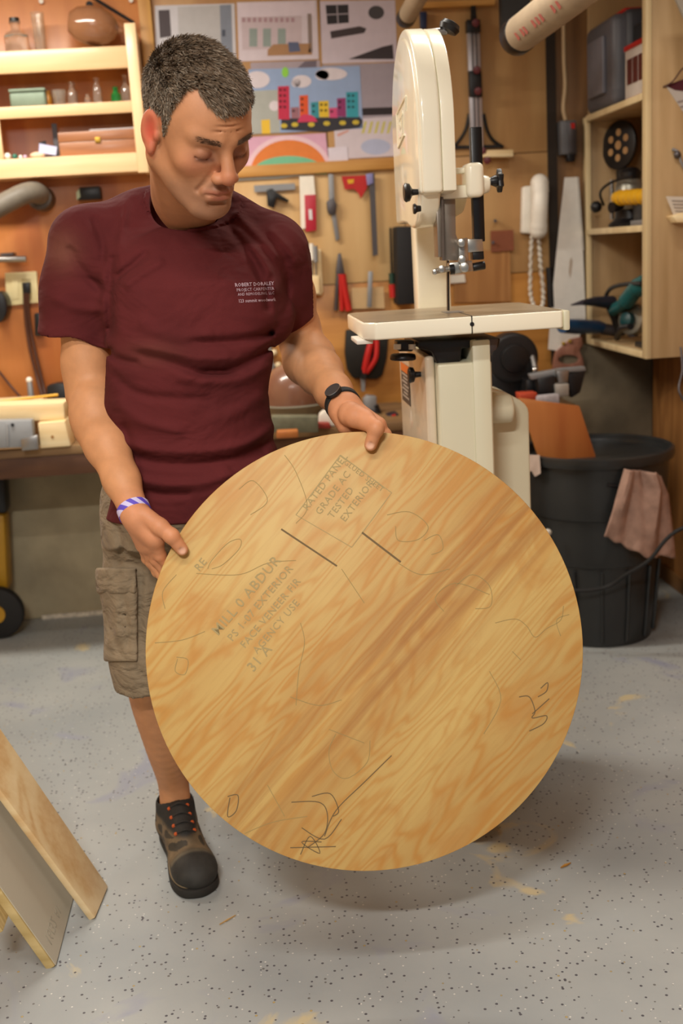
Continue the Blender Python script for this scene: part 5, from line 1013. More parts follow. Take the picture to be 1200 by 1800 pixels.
def head_field(st=.0019):
    g = Grid(HO - .19, HO + .19, st)
    def E(c, r, k=.01, op='add', M=None): g.ell(hl(*c), [q * HS for q in r], HM if M is None else HM @ M, k * HS, op)
    def Cc(a, b, r0, r1=None, k=.01, op='add'): g.cap(hl(*a), hl(*b), r0 * HS, (r1 if r1 is not None else r0) * HS, k * HS, op)
    E((0, -.018, .042), (.075, .097, .086), .01)
    E((0, .022, .03), (.066, .07, .07), .03)
    E((0, .028, -.035), (.058, .058, .072), .03)
    for s in (-1, 1):
        Cc((s * .054, -.008, -.05), (s * .022, .066, -.098), .016, .016, .03)
        E((s * .041, .055, -.018), (.021, .021, .019), .025)
        Cc((s * .012, .086, .024), (s * .045, .068, .028), .010, .009, .014)
    E((0, .074, -.1), (.022, .018, .017), .02)
    E((0, .070, -.062), (.032, .024, .026), .02)
    for s in (-1, 1): E((s * .032, .094, .003), (.019, .015, .012), .012, 'sub')
    Cc((0, .089, .014), (0, .110, -.022), .0086, .0118, .010); E((0, .109, -.028), (.0130, .0125, .0108), .008)
    for s in (-1, 1):
        E((s * .0148, .099, -.032), (.0092, .012, .0090), .006); E((s * .007, .106, -.0395), (.0035, .005, .003), .003, 'sub')
        E((s * .032, .0735, .002), (.0155, .0135, .0125), .004)                     # lid over the eye
        Cc((s * .018, .086, -.0065), (s * .045, .076, -.0045), .0022, .0022, .004, 'sub')       # lash crease
        Cc((s * .02, .080, -.0105), (s * .044, .071, -.009), .005, .004, .008)       # lower lid
        Cc((s * .019, .09, -.03), (s * .034, .078, -.062), .0022, .0025, .007, 'sub')   # fold beside the mouth
    for a, b_ in (((-.024, .084, -.0615), (-.008, .0935, -.0575)), ((-.008, .0935, -.0575), (.008, .0935, -.0575)), ((.008, .0935, -.0575), (.024, .084, -.0615))): Cc(a, b_, .0052, .0055, .005)
    Cc((-.016, .088, -.0700), (.016, .088, -.0700), .0068, .0068, .006)
    Cc((-.025, .091, -.0640), (0, .099, -.0630), .0018, .0018, .003, 'sub'); Cc((0, .099, -.0630), (.025, .091, -.0640), .0018, .0018, .003, 'sub')
    Cc((-.012, .089, -.0820), (.012, .089, -.0820), .0035, .0035, .008, 'sub')
    for z in (.043, .051, .059): Cc((-.030, .0895, z), (.030, .0895, z), .0010, .0010, .004, 'sub')
    # ears
    for s in (-1, 1):
        a = .38; Me = np.array([[math.cos(a), -s * math.sin(a), 0], [s * math.sin(a), math.cos(a), 0], [0, 0, 1]]); 
        E((s * .079, -.014, .002), (.0075, .0185, .0325), .004, M=Me)
        E((s * .086, -.008, .006), (.0065, .0115, .0215), .004, 'sub', M=Me)
        E((s * .080, -.006, -.026), (.006, .009, .011), .006)
        E((s * .074, .002, -.003), (.006, .005, .008), .004)
    # neck down to the collar
    nb = np.array(P(330, 366, 2.20))
    g.cap(hl(0, -.032, -.045), nb, .062, .070, .035)
    g.cap(hl(0, .02, -.085), nb + np.array([.01, -.03, .0]), .03, .035, .04)
    for s in (-1, 1): g.cap(hl(s * .058, -.02, -.045), nb + np.array([s * .02, -.06, -.02]), .014, .014, .02)
    return g
gh = head_field(); Vh, Qh = gh.mesh()
# --- joints
SH = {'L': P(150, 430, 2.20), 'R': P(484, 440, 2.24)}
EL = {'L': P(152, 692, 2.25), 'R': P(532, 612, 2.40)}
WR = {'L': P(236, 899, 2.09), 'R': P(603, 712, 2.15)}
def arm(g, s):
    S_, E_, W_ = SH[s], EL[s], WR[s]
    def pt(a, b, t, off=(0, 0)): return a + (b - a) * t + RT * off[0] + UP * off[1]
    g.chain([S_, pt(S_, E_, .45), pt(S_, E_, .8), E_], [.056, .052, .045, .041], .02)
    if s == 'L':
        g.chain([pt(S_, E_, .9, (.008, 0)), pt(E_, W_, .18, (.004, 0)), pt(E_, W_, .45), pt(E_, W_, .75), W_], [.041, .046, .042, .032, .0265], .02)
        g.ell(pt(E_, W_, .16, (.014, .0)), [.03, .03, .05], None, .03); g.ell(pt(E_, W_, .25, (-.012, .0)), [.03, .032, .06], None, .03)
    else:
        g.chain([E_, pt(E_, W_, .2), pt(E_, W_, .45), pt(E_, W_, .78), W_], [.043, .049, .044, .034, .029], .02)
        g.ell(pt(E_, W_, .2, (-.008, -.008)), [.04, .05, .04], None, .03)
def hand(g, s):
    # overlapping forearm end so the surfaces meet under the wrist band
    E_, W_ = EL[s], WR[s]; r = (.032, .0265) if s == 'L' else (.034, .029)
    g.cap(E_ + (W_ - E_) * .75, W_, r[0], r[1], .015)
    C4 = lambda L_: [P(*q) for q in L_]
    if s == 'L':
        w = P(238, 905, 2.083)
        K = C4([(274, 950, 2.078), (267, 957, 2.094), (259, 960, 2.108), (251, 957, 2.12)])
        for k_, r_ in zip(K, (.0155, .0155, .015, .014)): g.cap(w, k_, .020, r_, .014)
        g.cap(P(244, 915, 2.075), P(268, 942, 2.072), .02, .015, .015)
        fin = [[K[0], P(281, 976, 2.098), P(296, 996, 2.113), P(318, 1006, 2.109)], [K[1], P(275, 984, 2.117), P(292, 1008, 2.122), P(318, 1020, 2.110)],
               [K[2], P(266, 988, 2.136), P(286, 1012, 2.132), P(312, 1028, 2.112)], [K[3], P(258, 982, 2.146), P(276, 1006, 2.142), P(300, 1022, 2.116)]]
        th = C4([(252, 905, 2.068), (281, 926, 2.058), (301, 942, 2.056), (320, 966, 2.0665)]); tr = [.017, .0155, .0132, .0112]
    else:
        w = P(607, 718, 2.145)
        K = C4([(664, 747, 2.128), (650, 752, 2.137), (633, 756, 2.142), (615, 757, 2.142)])
        for k_, r_ in zip(K, (.016, .017, .017, .017)): g.cap(w, k_, .024, r_, .014)
        g.cap(P(600, 728, 2.13), P(606, 750, 2.125), .02, .014, .015)                    # heel of the hand on the edge
        fin = [[K[0], P(677, 764, 2.131), P(683, 795, 2.117), P(680, 822, 2.109)], [K[1], P(660, 778, 2.142), P(664, 812, 2.124), P(664, 842, 2.110)],
               [K[2], P(640, 782, 2.146), P(644, 816, 2.126), P(646, 842, 2.110)], [K[3], P(620, 780, 2.144), P(624, 808, 2.124), P(628, 830, 2.110)]]
        th = C4([(616, 728, 2.105), (641, 738, 2.082), (661, 753, 2.058), (651, 782, 2.0665)]); tr = [.024, .0185, .0135, .0115]
        g.ell(P(627, 733, 2.09), [.022, .02, .02], None, .015)
    for f, rr in zip(fin, ([.0135, .0108, .0095, .0082], [.0135, .011, .0097, .0084], [.013, .0103, .0092, .008], [.012, .0092, .0082, .0072])):
        g.chain(f, rr, .0045)
        for q in f[1:3]: g.ell(q, [.0112] * 3 if rr[0] > .0125 else [.0098] * 3, None, .004)
    g.chain(th, tr, .006); g.ell(th[2], [tr[2] * 1.05] * 3, None, .005)
    tip = A3(th[3]); bk = A3(fwd); ax_ = A3(th[3] - th[2]); ax_ /= np.linalg.norm(ax_)
    # thumbnail: shallow flat on the side facing out
    nm = -bk * 1.0; nm = nm - ax_ * (nm @ ax_); nm /= np.linalg.norm(nm)
    g.ell(tip + nm * .0122 - ax_ * .001, [.0075, .0075, .0035], np.stack([np.cross(ax_, nm), ax_, nm], 1), .0012, 'sub')
    return tip, nm, ax_
def clip_plane(g, p, n):
    p, n = A3(p), A3(n); X, Y, Z = np.meshgrid(*g.ax, indexing='ij', sparse=True); d = ((X - p[0]) * n[0] + (Y - p[1]) * n[1] + (Z - p[2]) * n[2]).astype(np.float32)
    g.F = np.maximum(g.F, d)
parts = [(Vh, Qh)]; nails = {}
for s in ('L', 'R'):
    lo = np.minimum(np.minimum(A3(SH[s]), A3(EL[s])), A3(WR[s])) - .08; hi = np.maximum(np.maximum(A3(SH[s]), A3(EL[s])), A3(WR[s])) + .08
    g = Grid(lo, hi, .0034); arm(g, s); ax_ = (WR[s] - EL[s]).normalized(); cut = WR[s] - ax_ * .004; clip_plane(g, cut + ax_ * .003, ax_); parts.append(g.mesh())
    c = A3(WR[s]); g = Grid(c - np.array([.06, .13, .14]), c + np.array([.13, .13, .06]), .0019); nails[s] = hand(g, s); clip_plane(g, cut, -ax_); parts.append(g.mesh())
# --- trunk (under the shirt) and legs
HIP = {'L': PY(262, 905, 2.30), 'R': PY(395, 905, 2.33)}
KN = {'L': PY(258, 1165, 2.27), 'R': Vector((-.085, 2.36, .50))}
AN = {'L': PY(306, 1392, 2.47), 'R': Vector((-.055, 2.68, .10))}
tr_rows = [(395, 215, 445, 2.20, .085), (440, 175, 482, 2.19, .108), (500, 183, 494, 2.18, .122), (560, 186, 494, 2.19, .125), (610, 187, 484, 2.20, .125), (700, 183, 470, 2.23, .122), (780, 196, 482, 2.26, .125), (850, 198, 500, 2.28, .128), (898, 186, 505, 2.30, .128)]
rz, rc = [], []
for y, xl, xr, dp, ry in tr_rows:
    c = P((xl + xr) / 2, y, dp); rz.append(c.z); rc.append((c.x, c.y, (xr - xl) / 2 / FPX * dp, ry))
rz = np.array(rz)[::-1]; rc = np.array(rc)[::-1]
def torso_fn(shrink, zlo, zhi, ke=.04):
    def fn(X, Y, Z):
        z = Z.ravel(); cx, cy, rx, ry = [np.interp(z, rz, rc[:, i]).reshape(Z.shape).astype(np.float32) for i in range(4)]
        rx = rx - shrink; ry = ry - shrink
        u = np.abs((X - cx) / rx); v = np.abs((Y - cy) / ry); p = 2.35
        d = ((u ** p + v ** p) ** (1 / p) - 1) * np.minimum(rx, ry) + 0 * Z
        d = smax(d, Z - zhi + 0 * d, ke); return smax(d, zlo - Z + 0 * d, .004)
    return fn
g = Grid((-.62, 1.98, 0.02), (.16, 2.82, 1.45), .005)
g.put(torso_fn(.02, .84, rz.max() - .005), (-.45, 2.0, .74), (.1, 2.6, rz.max() + .1), .02)
for s in ('L', 'R'):
    H_, K_, A_ = HIP[s], KN[s], AN[s]
    g.chain([H_ + Vector((.012, 0, 0)), H_.lerp(K_, .6), K_], [.066, .06, .056], .02)
    kp = [K_ + Vector((0, 0, .03)), K_, K_.lerp(A_, .28) + Vector((0, .012, 0)), K_.lerp(A_, .62) + Vector((0, .008, 0)), A_ + Vector((0, 0, .03)), A_ - Vector((0, 0, .04))]; kr = [.053, .050, .053, .043, .035, .035]
    sp_ = spline(kp, 6); rr_ = [p.x for p in spline([Vector((v, 0, 0)) for v in kr], 6)]; g.chain(sp_, rr_, .004)
parts.append(g.mesh())
vo = 0; VV, QQ = [], []
for V, Q in parts: VV.append(V); QQ.append(Q + vo); vo += len(V)
Vb = np.concatenate(VV); Qb = np.concatenate(QQ)
# --- skin colour: painted features (hairline, brows, lips, redness) plus eye-socket shade
nh = len(Vh); cols = np.tile(lin('#c68d62'), (len(Vb), 1)); q = tohl(Vh); X, Y, Z = q.T; aX = np.abs(X)
def sst(x, a, b): t = np.clip((x - a) / (b - a), 0, 1); return t * t * (3 - 2 * t)
def paint(w, c): 
    w = np.clip(w, 0, 1)[:, None]; cols[:nh] = cols[:nh] * (1 - w) + lin(c) * w
cols[:nh] = lin('#b67f5a')
def bl(cx, cy, cz, rx, ry, rz_): return np.exp(-(((np.abs(X) - cx) / rx) ** 2 + ((Y - cy) / ry) ** 2 + ((Z - cz) / rz_) ** 2))
paint(.5 * bl(0, .11, -.03, .018, .03, .02), '#c46a54'); paint(.35 * bl(.045, .07, -.02, .02, .03, .02), '#c06a50')
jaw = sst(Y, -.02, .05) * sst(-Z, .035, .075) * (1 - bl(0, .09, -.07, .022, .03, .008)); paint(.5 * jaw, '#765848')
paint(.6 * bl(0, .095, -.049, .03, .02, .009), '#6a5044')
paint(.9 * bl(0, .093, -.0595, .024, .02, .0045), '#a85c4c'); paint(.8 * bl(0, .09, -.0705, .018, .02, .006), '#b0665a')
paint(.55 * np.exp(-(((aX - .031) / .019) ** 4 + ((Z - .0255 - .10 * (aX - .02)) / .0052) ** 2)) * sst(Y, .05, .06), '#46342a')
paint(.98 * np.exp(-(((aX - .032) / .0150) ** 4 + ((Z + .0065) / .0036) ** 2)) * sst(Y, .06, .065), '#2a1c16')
paint(.8 * bl(.030, .08, .000, .021, .03, .015), '#8a5844')  # socket shade painted around the eyes in reddish brown
ear = sst(aX, .071, .078) * (np.abs(Y + .012) < .035) * (np.abs(Z) < .045); paint(.55 * ear, '#cc6a52'); paint(.8 * bl(.083, -.008, .004, .007, .012, .02), '#c03a30')
def hairmask(X, Y, Z):
    aX = np.abs(X); yl = np.interp(Z, [-.06, -.035, -.002, .002, .012, .03, .06, .085, .105], [-.045, -.04, -.036, .018, .026, .031, .036, .040, .052])
    side = yl - Y
    front = np.where(np.abs(X - .006) < .046, Z - (.066 + 30 * np.clip(np.abs(X - .006) - .020, 0, 1) ** 2), -1)
    m = np.maximum(side, np.where(Y > .02, front, -1))
    low = Z + .062; m = np.minimum(m, low)
    earx = (aX > .068) & (np.abs(Y + .010) < .024) & (Z < .036); m = np.where(earx, -.01, m)
    return m
hm = hairmask(X, Y, Z); paint(.9 * sst(hm, -.004, .005), '#69573f')
ah = np.concatenate([np.arange(0)]); sk = colmat('skin', .55, .2, 350, .06, nz=.08, ns=38, spec=.35)
# redder hands
hand_w = np.zeros(len(Vb))
for s in ('L', 'R'): hand_w = np.maximum(hand_w, sst(.13 - np.linalg.norm(Vb - (A3(WR[s]) + A3((WR[s] - EL[s]).normalized()) * .06), axis=1), 0, .08))
hand_w[:nh] = 0
cols = cols * (1 - .4 * hand_w[:, None]) + lin('#c07a5c') * (.4 * hand_w[:, None])
tips = np.zeros(len(Vb))
for s in ('L', 'R'):
    tip, nm, ax_ = nails[s]; dd = Vb - (tip + nm * .010); tips = np.maximum(tips, np.exp(-(np.linalg.norm(dd, axis=1) / .0075) ** 4))
cols = cols * (1 - .7 * tips[:, None]) + lin('#e0b49c') * (.7 * tips[:, None])
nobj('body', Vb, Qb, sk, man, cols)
# --- hair: short strands over the painted scalp
me_n = np.zeros_like(Vh); fn_ = np.cross(Vh[Qh[:, 1]] - Vh[Qh[:, 0]], Vh[Qh[:, 3]] - Vh[Qh[:, 0]])
for k in range(4): np.add.at(me_n, Qh[:, k], fn_)
me_n /= np.linalg.norm(me_n, axis=1)[:, None] + 1e-12
if (me_n * (Vh - HO)).sum() < 0: me_n = -me_n
rg = np.random.default_rng(3)
cand = np.where(hm > -.001)[0]; idxs = rg.choice(cand, 30000, replace=True)
p0 = Vh[idxs] + rg.normal(0, .0009, (len(idxs), 3)); nn = me_n[idxs]; ql = q[idxs]; hmk = hm[idxs]
dens = rg.random(len(idxs)) < np.clip(.25 + hmk / .014, 0, 1); p0, nn, ql, hmk = p0[dens], nn[dens], ql[dens], hmk[dens]
Lh = (.008 + .010 * sst(ql[:, 2], .03, .10)) * (.55 + .45 * sst(hmk, 0, .015)) * (.45 + .55 * sst(ql[:, 2], .0, .05)) * rg.uniform(.8, 1.2, len(p0))
comb = HM[:, 1][None] * .9 + HM[:, 0][None] * (np.sin(ql[:, 0] * 60)[:, None] * .1 + .35) - HM[:, 2][None] * .45 * (1 - sst(ql[:, 2], .05, .1))[:, None] * 1.6
comb = comb - nn * (comb * nn).sum(1)[:, None]; comb /= np.linalg.norm(comb, axis=1)[:, None] + 1e-9
clump = np.sin(ql @ np.array([210., 90., 160.]))[:, None] * np.array(HM[:, 0]) * .22 + np.sin(ql @ np.array([-120., 180., 90.]))[:, None] * np.array(HM[:, 2]) * .2
d1 = nn * .75 + comb * .65 + clump + rg.normal(0, .16, p0.shape); d1 /= np.linalg.norm(d1, axis=1)[:, None]
d2 = nn * .3 + comb * 1.0 + clump + rg.normal(0, .18, p0.shape); d2 /= np.linalg.norm(d2, axis=1)[:, None]
p1 = p0 + d1 * (Lh * .5)[:, None]; p2 = p1 + d2 * (Lh * .5)[:, None]
vw = (np.array([0, 0, CH]) - p0); sd = np.cross(d1, rg.normal(0, 1, p0.shape)); sd /= np.linalg.norm(sd, axis=1)[:, None]; sd *= .00075
n_ = len(p0); Vs = np.stack([p0 - sd, p0 + sd, p1 + sd * .9, p1 - sd * .9, p2 + sd * .35, p2 - sd * .35], 1).reshape(-1, 3)
b_ = np.arange(n_)[:, None] * 6; Qs = np.concatenate([b_ + np.array([[0, 1, 2, 3]]), b_ + np.array([[3, 2, 4, 5]])])
gr = rg.random(n_); gray_side = .15 + .25 * sst(-ql[:, 0], .02, .07)
hc = np.where((gr < gray_side)[:, None], lin('#8a7c6b'), lin('#65523f')) * rg.uniform(.75, 1.3, n_)[:, None]
ho_ = nobj('hair', Vs, Qs, colmat('hair_strand', .75, 0, 10, nz=.02), man, np.repeat(hc, 6, 0)); ho_['label'] = 'short greying brown hair'; ho_['kind'] = 'stuff'
# eyebrow hairs
bc = np.where((np.abs(aX - .031) < .017) & (np.abs(Z - .0255 - .10 * (aX - .02)) < .0045) & (Y > .055))[0]; ii = rg.choice(bc, 420)
p0 = Vh[ii]; nn = me_n[ii]; dd = HM[:, 0][None] * np.sign(q[ii][:, :1]) + HM[:, 2][None] * .35 + rg.normal(0, .25, p0.shape); dd /= np.linalg.norm(dd, axis=1)[:, None]; p2 = p0 + nn * .0015 + dd * .006
sd = np.cross(dd, nn) * .00035; Vs = np.stack([p0 - sd, p0 + sd, p2 + sd * .4, p2 - sd * .4], 1).reshape(-1, 3); Qs = np.arange(len(p0))[:, None] * 4 + np.array([[0, 1, 2, 3]])
eb = nobj('eyebrows', Vs, Qs, mat('brow_hair', '#5a4434', .6), man); eb['kind'] = 'stuff'

# --- T-shirt
PXF = None
def fold_disp(g, folds):
    """ridges and creases given as picture-space curves on the cloth, (points, height, width)"""
    F = g.F; near = np.argwhere(np.abs(F) < .02); Pn = np.stack([g.ax[i][near[:, i]] for i in range(3)], 1).astype(np.float64)
    u, v, k = proj_np(Pn); D = np.zeros(len(near))
    for pts, amp, w in folds:
        sp_ = spline([Vector((x, y, 0)) for x, y in pts], 6); m = np.full(len(near), 1e9); n_ = len(sp_)
        lo_x, hi_x = min(p.x for p in sp_) - 4 * w, max(p.x for p in sp_) + 4 * w; lo_y, hi_y = min(p.y for p in sp_) - 4 * w, max(p.y for p in sp_) + 4 * w
        sel = np.where((u > lo_x) & (u < hi_x) & (v > lo_y) & (v < hi_y))[0]
        if not len(sel): continue
        uu, vv = u[sel], v[sel]; best = np.full(len(sel), 1e9); bt = np.zeros(len(sel))
        for i in range(n_ - 1):
            a, b_ = sp_[i], sp_[i + 1]; ex_, ey_ = b_.x - a.x, b_.y - a.y; t_ = np.clip(((uu - a.x) * ex_ + (vv - a.y) * ey_) / (ex_ * ex_ + ey_ * ey_ + 1e-9), 0, 1)
            dd = (uu - a.x - t_ * ex_) ** 2 + (vv - a.y - t_ * ey_) ** 2; c_ = dd < best; best[c_] = dd[c_]; bt[c_] = (i + t_[c_]) / (n_ - 1)
        D[sel] += amp * np.exp(-best / (w * w)) * np.clip(np.minimum(bt, 1 - bt) * 6 + .15, 0, 1)
    F[near[:, 0], near[:, 1], near[:, 2]] -= D.astype(np.float32)
zt = rz.max()
g = Grid((-.64, 1.93, .78), (.13, 2.62, 1.56), .0034)
g.put(torso_fn(0, P(330, 896, 2.3).z, zt + .0), (-.45, 1.95, .78), (.13, 2.6, zt + .12), .02)
sl_ = SH['L']; sr_ = SH['R']; nk = P(330, 372, 2.24)
for s, sx in (('L', -1), ('R', 1)):
    S_ = SH[s]; inner = S_.lerp(nk, .55) + Vector((0, 0, .005))
    g.cap(S_ + Vector((-sx * .018, 0, .0)), inner, .066, .062, .05); g.cap(inner, nk + Vector((0, .03, .01)), .05, .062, .04)
    g.ell(S_.lerp(nk, .55) + Vector((0, -.055, -.12)), [.085, .062, .08], None, .05)      # chest
    if s == 'R': g.ell(P(486, 555, 2.24), [.035, .06, .05], None, .03)
    hem = P(129, 592, 2.235) if s == 'L' else P(517, 553, 2.35)
    r0, r1 = (.070, .0685) if s == 'L' else (.062, .057)
    tgt = EL[s]; endp = S_ + (hem - S_) * 1.25
    g.chain([S_, S_.lerp(hem, .5), endp], [r0, r0 - .002, r1 + .001], .035)
folds = [  # light ridges (+) and dark creases (-)
    ([(196, 600), (194, 540), (196, 480), (200, 440)], -.006, 9), ([(190, 610), (205, 630), (250, 640)], -.006, 7),
    ([(200, 490), (235, 465), (262, 440)], -.006, 7), ([(215, 505), (250, 480), (290, 455)], .006, 9), ([(160, 380), (178, 420), (182, 470)], -.004, 8), ([(225, 350), (215, 400), (210, 440)], .004, 8),
    ([(240, 622), (300, 636), (350, 652), (420, 655)], -.007, 8), ([(225, 604), (290, 616), (350, 630), (430, 628)], .006, 9), ([(330, 600), (400, 600), (460, 590), (482, 580)], -.008, 8), ([(300, 660), (380, 672), (440, 660), (475, 636)], .005, 10), ([(340, 655), (400, 650), (450, 628), (480, 606)], -.007, 7),
    ([(195, 655), (240, 690), (300, 700), (380, 700)], -.004, 9), ([(200, 700), (250, 740), (330, 760)], .004, 12), ([(470, 690), (420, 720), (360, 740)], .004, 12), ([(210, 790), (270, 812), (350, 816), (430, 800), (480, 770)], -.007, 9), ([(205, 770), (260, 790), (340, 795), (430, 780), (485, 745)], .005, 9), ([(215, 835), (280, 850), (350, 850), (420, 830)], .006, 9), ([(220, 855), (280, 868), (340, 868)], -.006, 7), ([(400, 826), (440, 806), (470, 792)], -.003, 8),
    ([(478, 480), (470, 520), (472, 550)], -.004, 7), ([(440, 430), (470, 470), (484, 520)], .005, 8), ([(400, 400), (440, 450), (462, 500)], -.005, 8), ([(410, 370), (450, 410), (495, 460)], .004, 8), ([(500, 450), (506, 500), (500, 560)], -.004, 8),
    ([(120, 430), (140, 470), (185, 520)], -.004, 8), ([(90, 520), (130, 540), (180, 545)], .003, 9), ([(240, 560), (300, 590), (380, 590)], .004, 12), ([(215, 740), (235, 800), (245, 850)], -.004, 8),
    ([(300, 420), (340, 436), (390, 430)], .003, 12), ([(470, 400), (500, 430), (525, 470)], .004, 8)]
folds = [(p_, a_ * 1.45, w_) for p_, a_, w_ in folds]
fold_disp(g, folds)
# cuffs, neck and hem
def carve(fn, lo, hi, k=.003): g.put(fn, lo, hi, k, 'sub')
for s in ('L', 'R'):
    S_ = SH[s]; hem = P(129, 594, 2.235) if s == 'L' else P(517, 556, 2.35)
    r1 = .0685 if s == 'L' else .057
    a = A3(hem); ax_ = A3((hem - S_).normalized())
    if s == 'R': ax_ = A3(((hem - S_).normalized() + RT * .35).normalized())
    else: ax_ = A3(((hem - S_).normalized() + RT * -.02).normalized())
    def cut(X, Y, Z, a=a, ax_=ax_, s=s):
        d = (X - a[0]) * ax_[0] + (Y - a[1]) * ax_[1] + (Z - a[2]) * ax_[2]
        wob = .005 * np.sin(X * 55 + Y * 40) if s == 'L' else 0
        rad = np.sqrt(np.maximum((X - a[0]) ** 2 + (Y - a[1]) ** 2 + (Z - a[2]) ** 2 - d * d, 0))
        lim = .125 if s == 'L' else .085
        return np.maximum(-(d + wob), rad - lim)
    carve(cut, a - .2, a + .2, .002)
    g.cap(hem - Vector(ax_) * .028, hem + Vector(ax_) * .02, r1 - .006, r1 - .005, .002, 'sub')
    def band(X, Y, Z, a=a, ax_=ax_):
        return 0
NC = np.array(P(340, 322, 2.13)); NR = (.088, .092, .073)
def neckd(X, Y, Z, e=0.0):
    k0 = np.sqrt(((X - NC[0]) / (NR[0] + e)) ** 2 + ((Y - NC[1]) / (NR[1] + e)) ** 2 + ((Z - NC[2]) / (NR[2] + e)) ** 2); return (k0 - 1) * .08
# collar rib: slightly raised band next to the opening
near = np.argwhere(np.abs(g.F) < .012); Pn = np.stack([g.ax[i][near[:, i]] for i in range(3)], 1); nd = neckd(*Pn.T)
g.F[near[:, 0], near[:, 1], near[:, 2]] -= (.0028 * ((nd > 0) & (nd < .017)) - .0015 * ((nd > .017) & (nd < .021))).astype(np.float32)
carve(lambda X, Y, Z: neckd(X, Y, Z), NC - .12, NC + .12, .002)
g.cap(P(330, 380, 2.22), hl(0, -.03, -.05), .071, .071, .002, 'sub')
Vs, Qs = g.mesh(); ushirt, vshirt, _k = proj_np(Vs)
sc_ = np.tile(lin('#551f20'), (len(Vs), 1))
patch_w = np.exp(-(((ushirt - 108) / 30) ** 2 + ((vshirt - 440) / 34) ** 2))[:, None] * .45; sc_ = sc_ * (1 - patch_w) + lin('#8a5a48') * patch_w     # paler brown patch on the sleeve
patch_w = np.exp(-(((ushirt - 270) / 50) ** 2 + ((vshirt - 620) / 22) ** 2))[:, None] * .35; sc_ = sc_ * (1 - patch_w) + lin('#6a3c30') * patch_w     # browner patch on the belly
shirt = nobj('t_shirt', Vs, Qs, colmat('maroon_cotton', .92, .35, 700, 0, 0, nz=.12, ns=9, wrinkle=7, wd=.02, spec=.2), man, sc_)
# printed lettering on the chest, wrapped on the cloth
bv = BVHTree.FromPolygons([tuple(v) for v in Vs], [tuple(int(i) for i in f) for f in Qs])
PRN = mat('shirt_print', '#b89ca4', .8)
def chest_text(body, px, py, w_px, size, bold):
    c = bpy.data.curves.new('chest_text', 'FONT'); c.body = body; c.size = 1; c.resolution_u = 1; c.offset = bold
    o = bpy.data.objects.new('chest_text', c); COL.objects.link(o); bpy.context.view_layer.update(); me = bpy.data.meshes.new_from_object(o.evaluated_get(bpy.context.evaluated_depsgraph_get())); bpy.data.objects.remove(o)
    W_ = max(v.co.x for v in me.vertices); sx_ = w_px / W_; me.materials.clear(); me.materials.append(PRN)
    off = Vector(man['_o'])
    for v in me.vertices:
        ux = v.co.x * sx_; uy = v.co.y * size; X_ = px + ux + uy * -.12; Y_ = py - uy - ux * .045
        d = ray(X_, Y_); hit = bv.ray_cast(CO, d); pnt = hit[0] if hit[0] is not None else P(X_, Y_, 2.05); v.co = pnt - d.normalized() * .0012 - off
    o = bpy.data.objects.new('chest_text', me); COL.objects.link(o); o.parent = man; return o
chest_text('ROBERT DORALEY', 413, 504, 69, 9, .015); chest_text('PROJECT CARPENTER', 416, 512.5, 66, 8, 0.0); chest_text('AND REMODELING, LLC', 418, 520, 64, 7, 0.0); chest_text('123 summit woodwork', 419, 532, 66, 8.5, .01)

# --- shorts
g = Grid((-.50, 2.0, .44), (.14, 2.62, .92), .0036)
def shl(s, KH):
    H_, K_ = HIP[s], KH; return [(H_ + Vector((0, 0, .03)), .095), (H_.lerp(K_, .35), .094), (H_.lerp(K_, .8), .088), (K_, .082)]
KH = {'L': PY(270, 1175, 2.28), 'R': Vector((-.085, 2.36, .47))}
for s in ('L', 'R'):
    L_ = shl(s, KH[s] + (KH[s] - HIP[s]) * .15); g.chain([p for p, r in L_], [r for p, r in L_], .02)
g.put(torso_fn(.004, .80, .93), (-.45, 2.0, .78), (.13, 2.6, .93), .03)
fold_disp(g, [([(200, 905), (215, 960), (205, 1000)], -.006, 7), ([(230, 900), (250, 950), (262, 1000)], .004, 8), ([(250, 1000), (245, 1080), (255, 1160)], -.005, 7), ([(262, 960), (256, 1040), (262, 1130)], .004, 8), ([(190, 985), (230, 990), (262, 1000)], -.004, 6), ([(205, 1180), (235, 1190), (262, 1205)], .004, 6), ([(225, 930), (240, 935), (262, 930)], -.004, 6), ([(240, 1165), (250, 1190), (255, 1212)], -.005, 6)])
# hem cut a little uneven and hollow
hc_ = A3(PY(240, 1203, 2.28)); hz0 = hc_[2]
def cutz(X, Y, Z): return (Z - (hz0 - .0) + .02 * (X - hc_[0]) * 2.2 + .003 * np.sin(X * 90) * np.cos(Y * 70)) + 0 * (X + Y)
g.put(cutz, (-.5, 2, .4), (.14, 2.62, .55), .002, 'sub')
for s in ('L', 'R'):
    L_ = shl(s, KH[s] + (KH[s] - HIP[s]) * .15); a, b_ = L_[2][0], L_[3][0]; g.cap(a.lerp(b_, .3), b_ + (b_ - a) * .5, .080, .076, .002, 'sub')
Fs = g.F.copy(); Vs, Qs = g.mesh(); SHC = lin('#80705a')
sm = colmat('khaki_canvas', .85, .5, 500, 0, .05, nz=.14, ns=30, wrinkle=16, wd=.02, spec=.2)
nobj('cargo_shorts', Vs, Qs, sm, man, np.tile(SHC, (len(Vs), 1)))
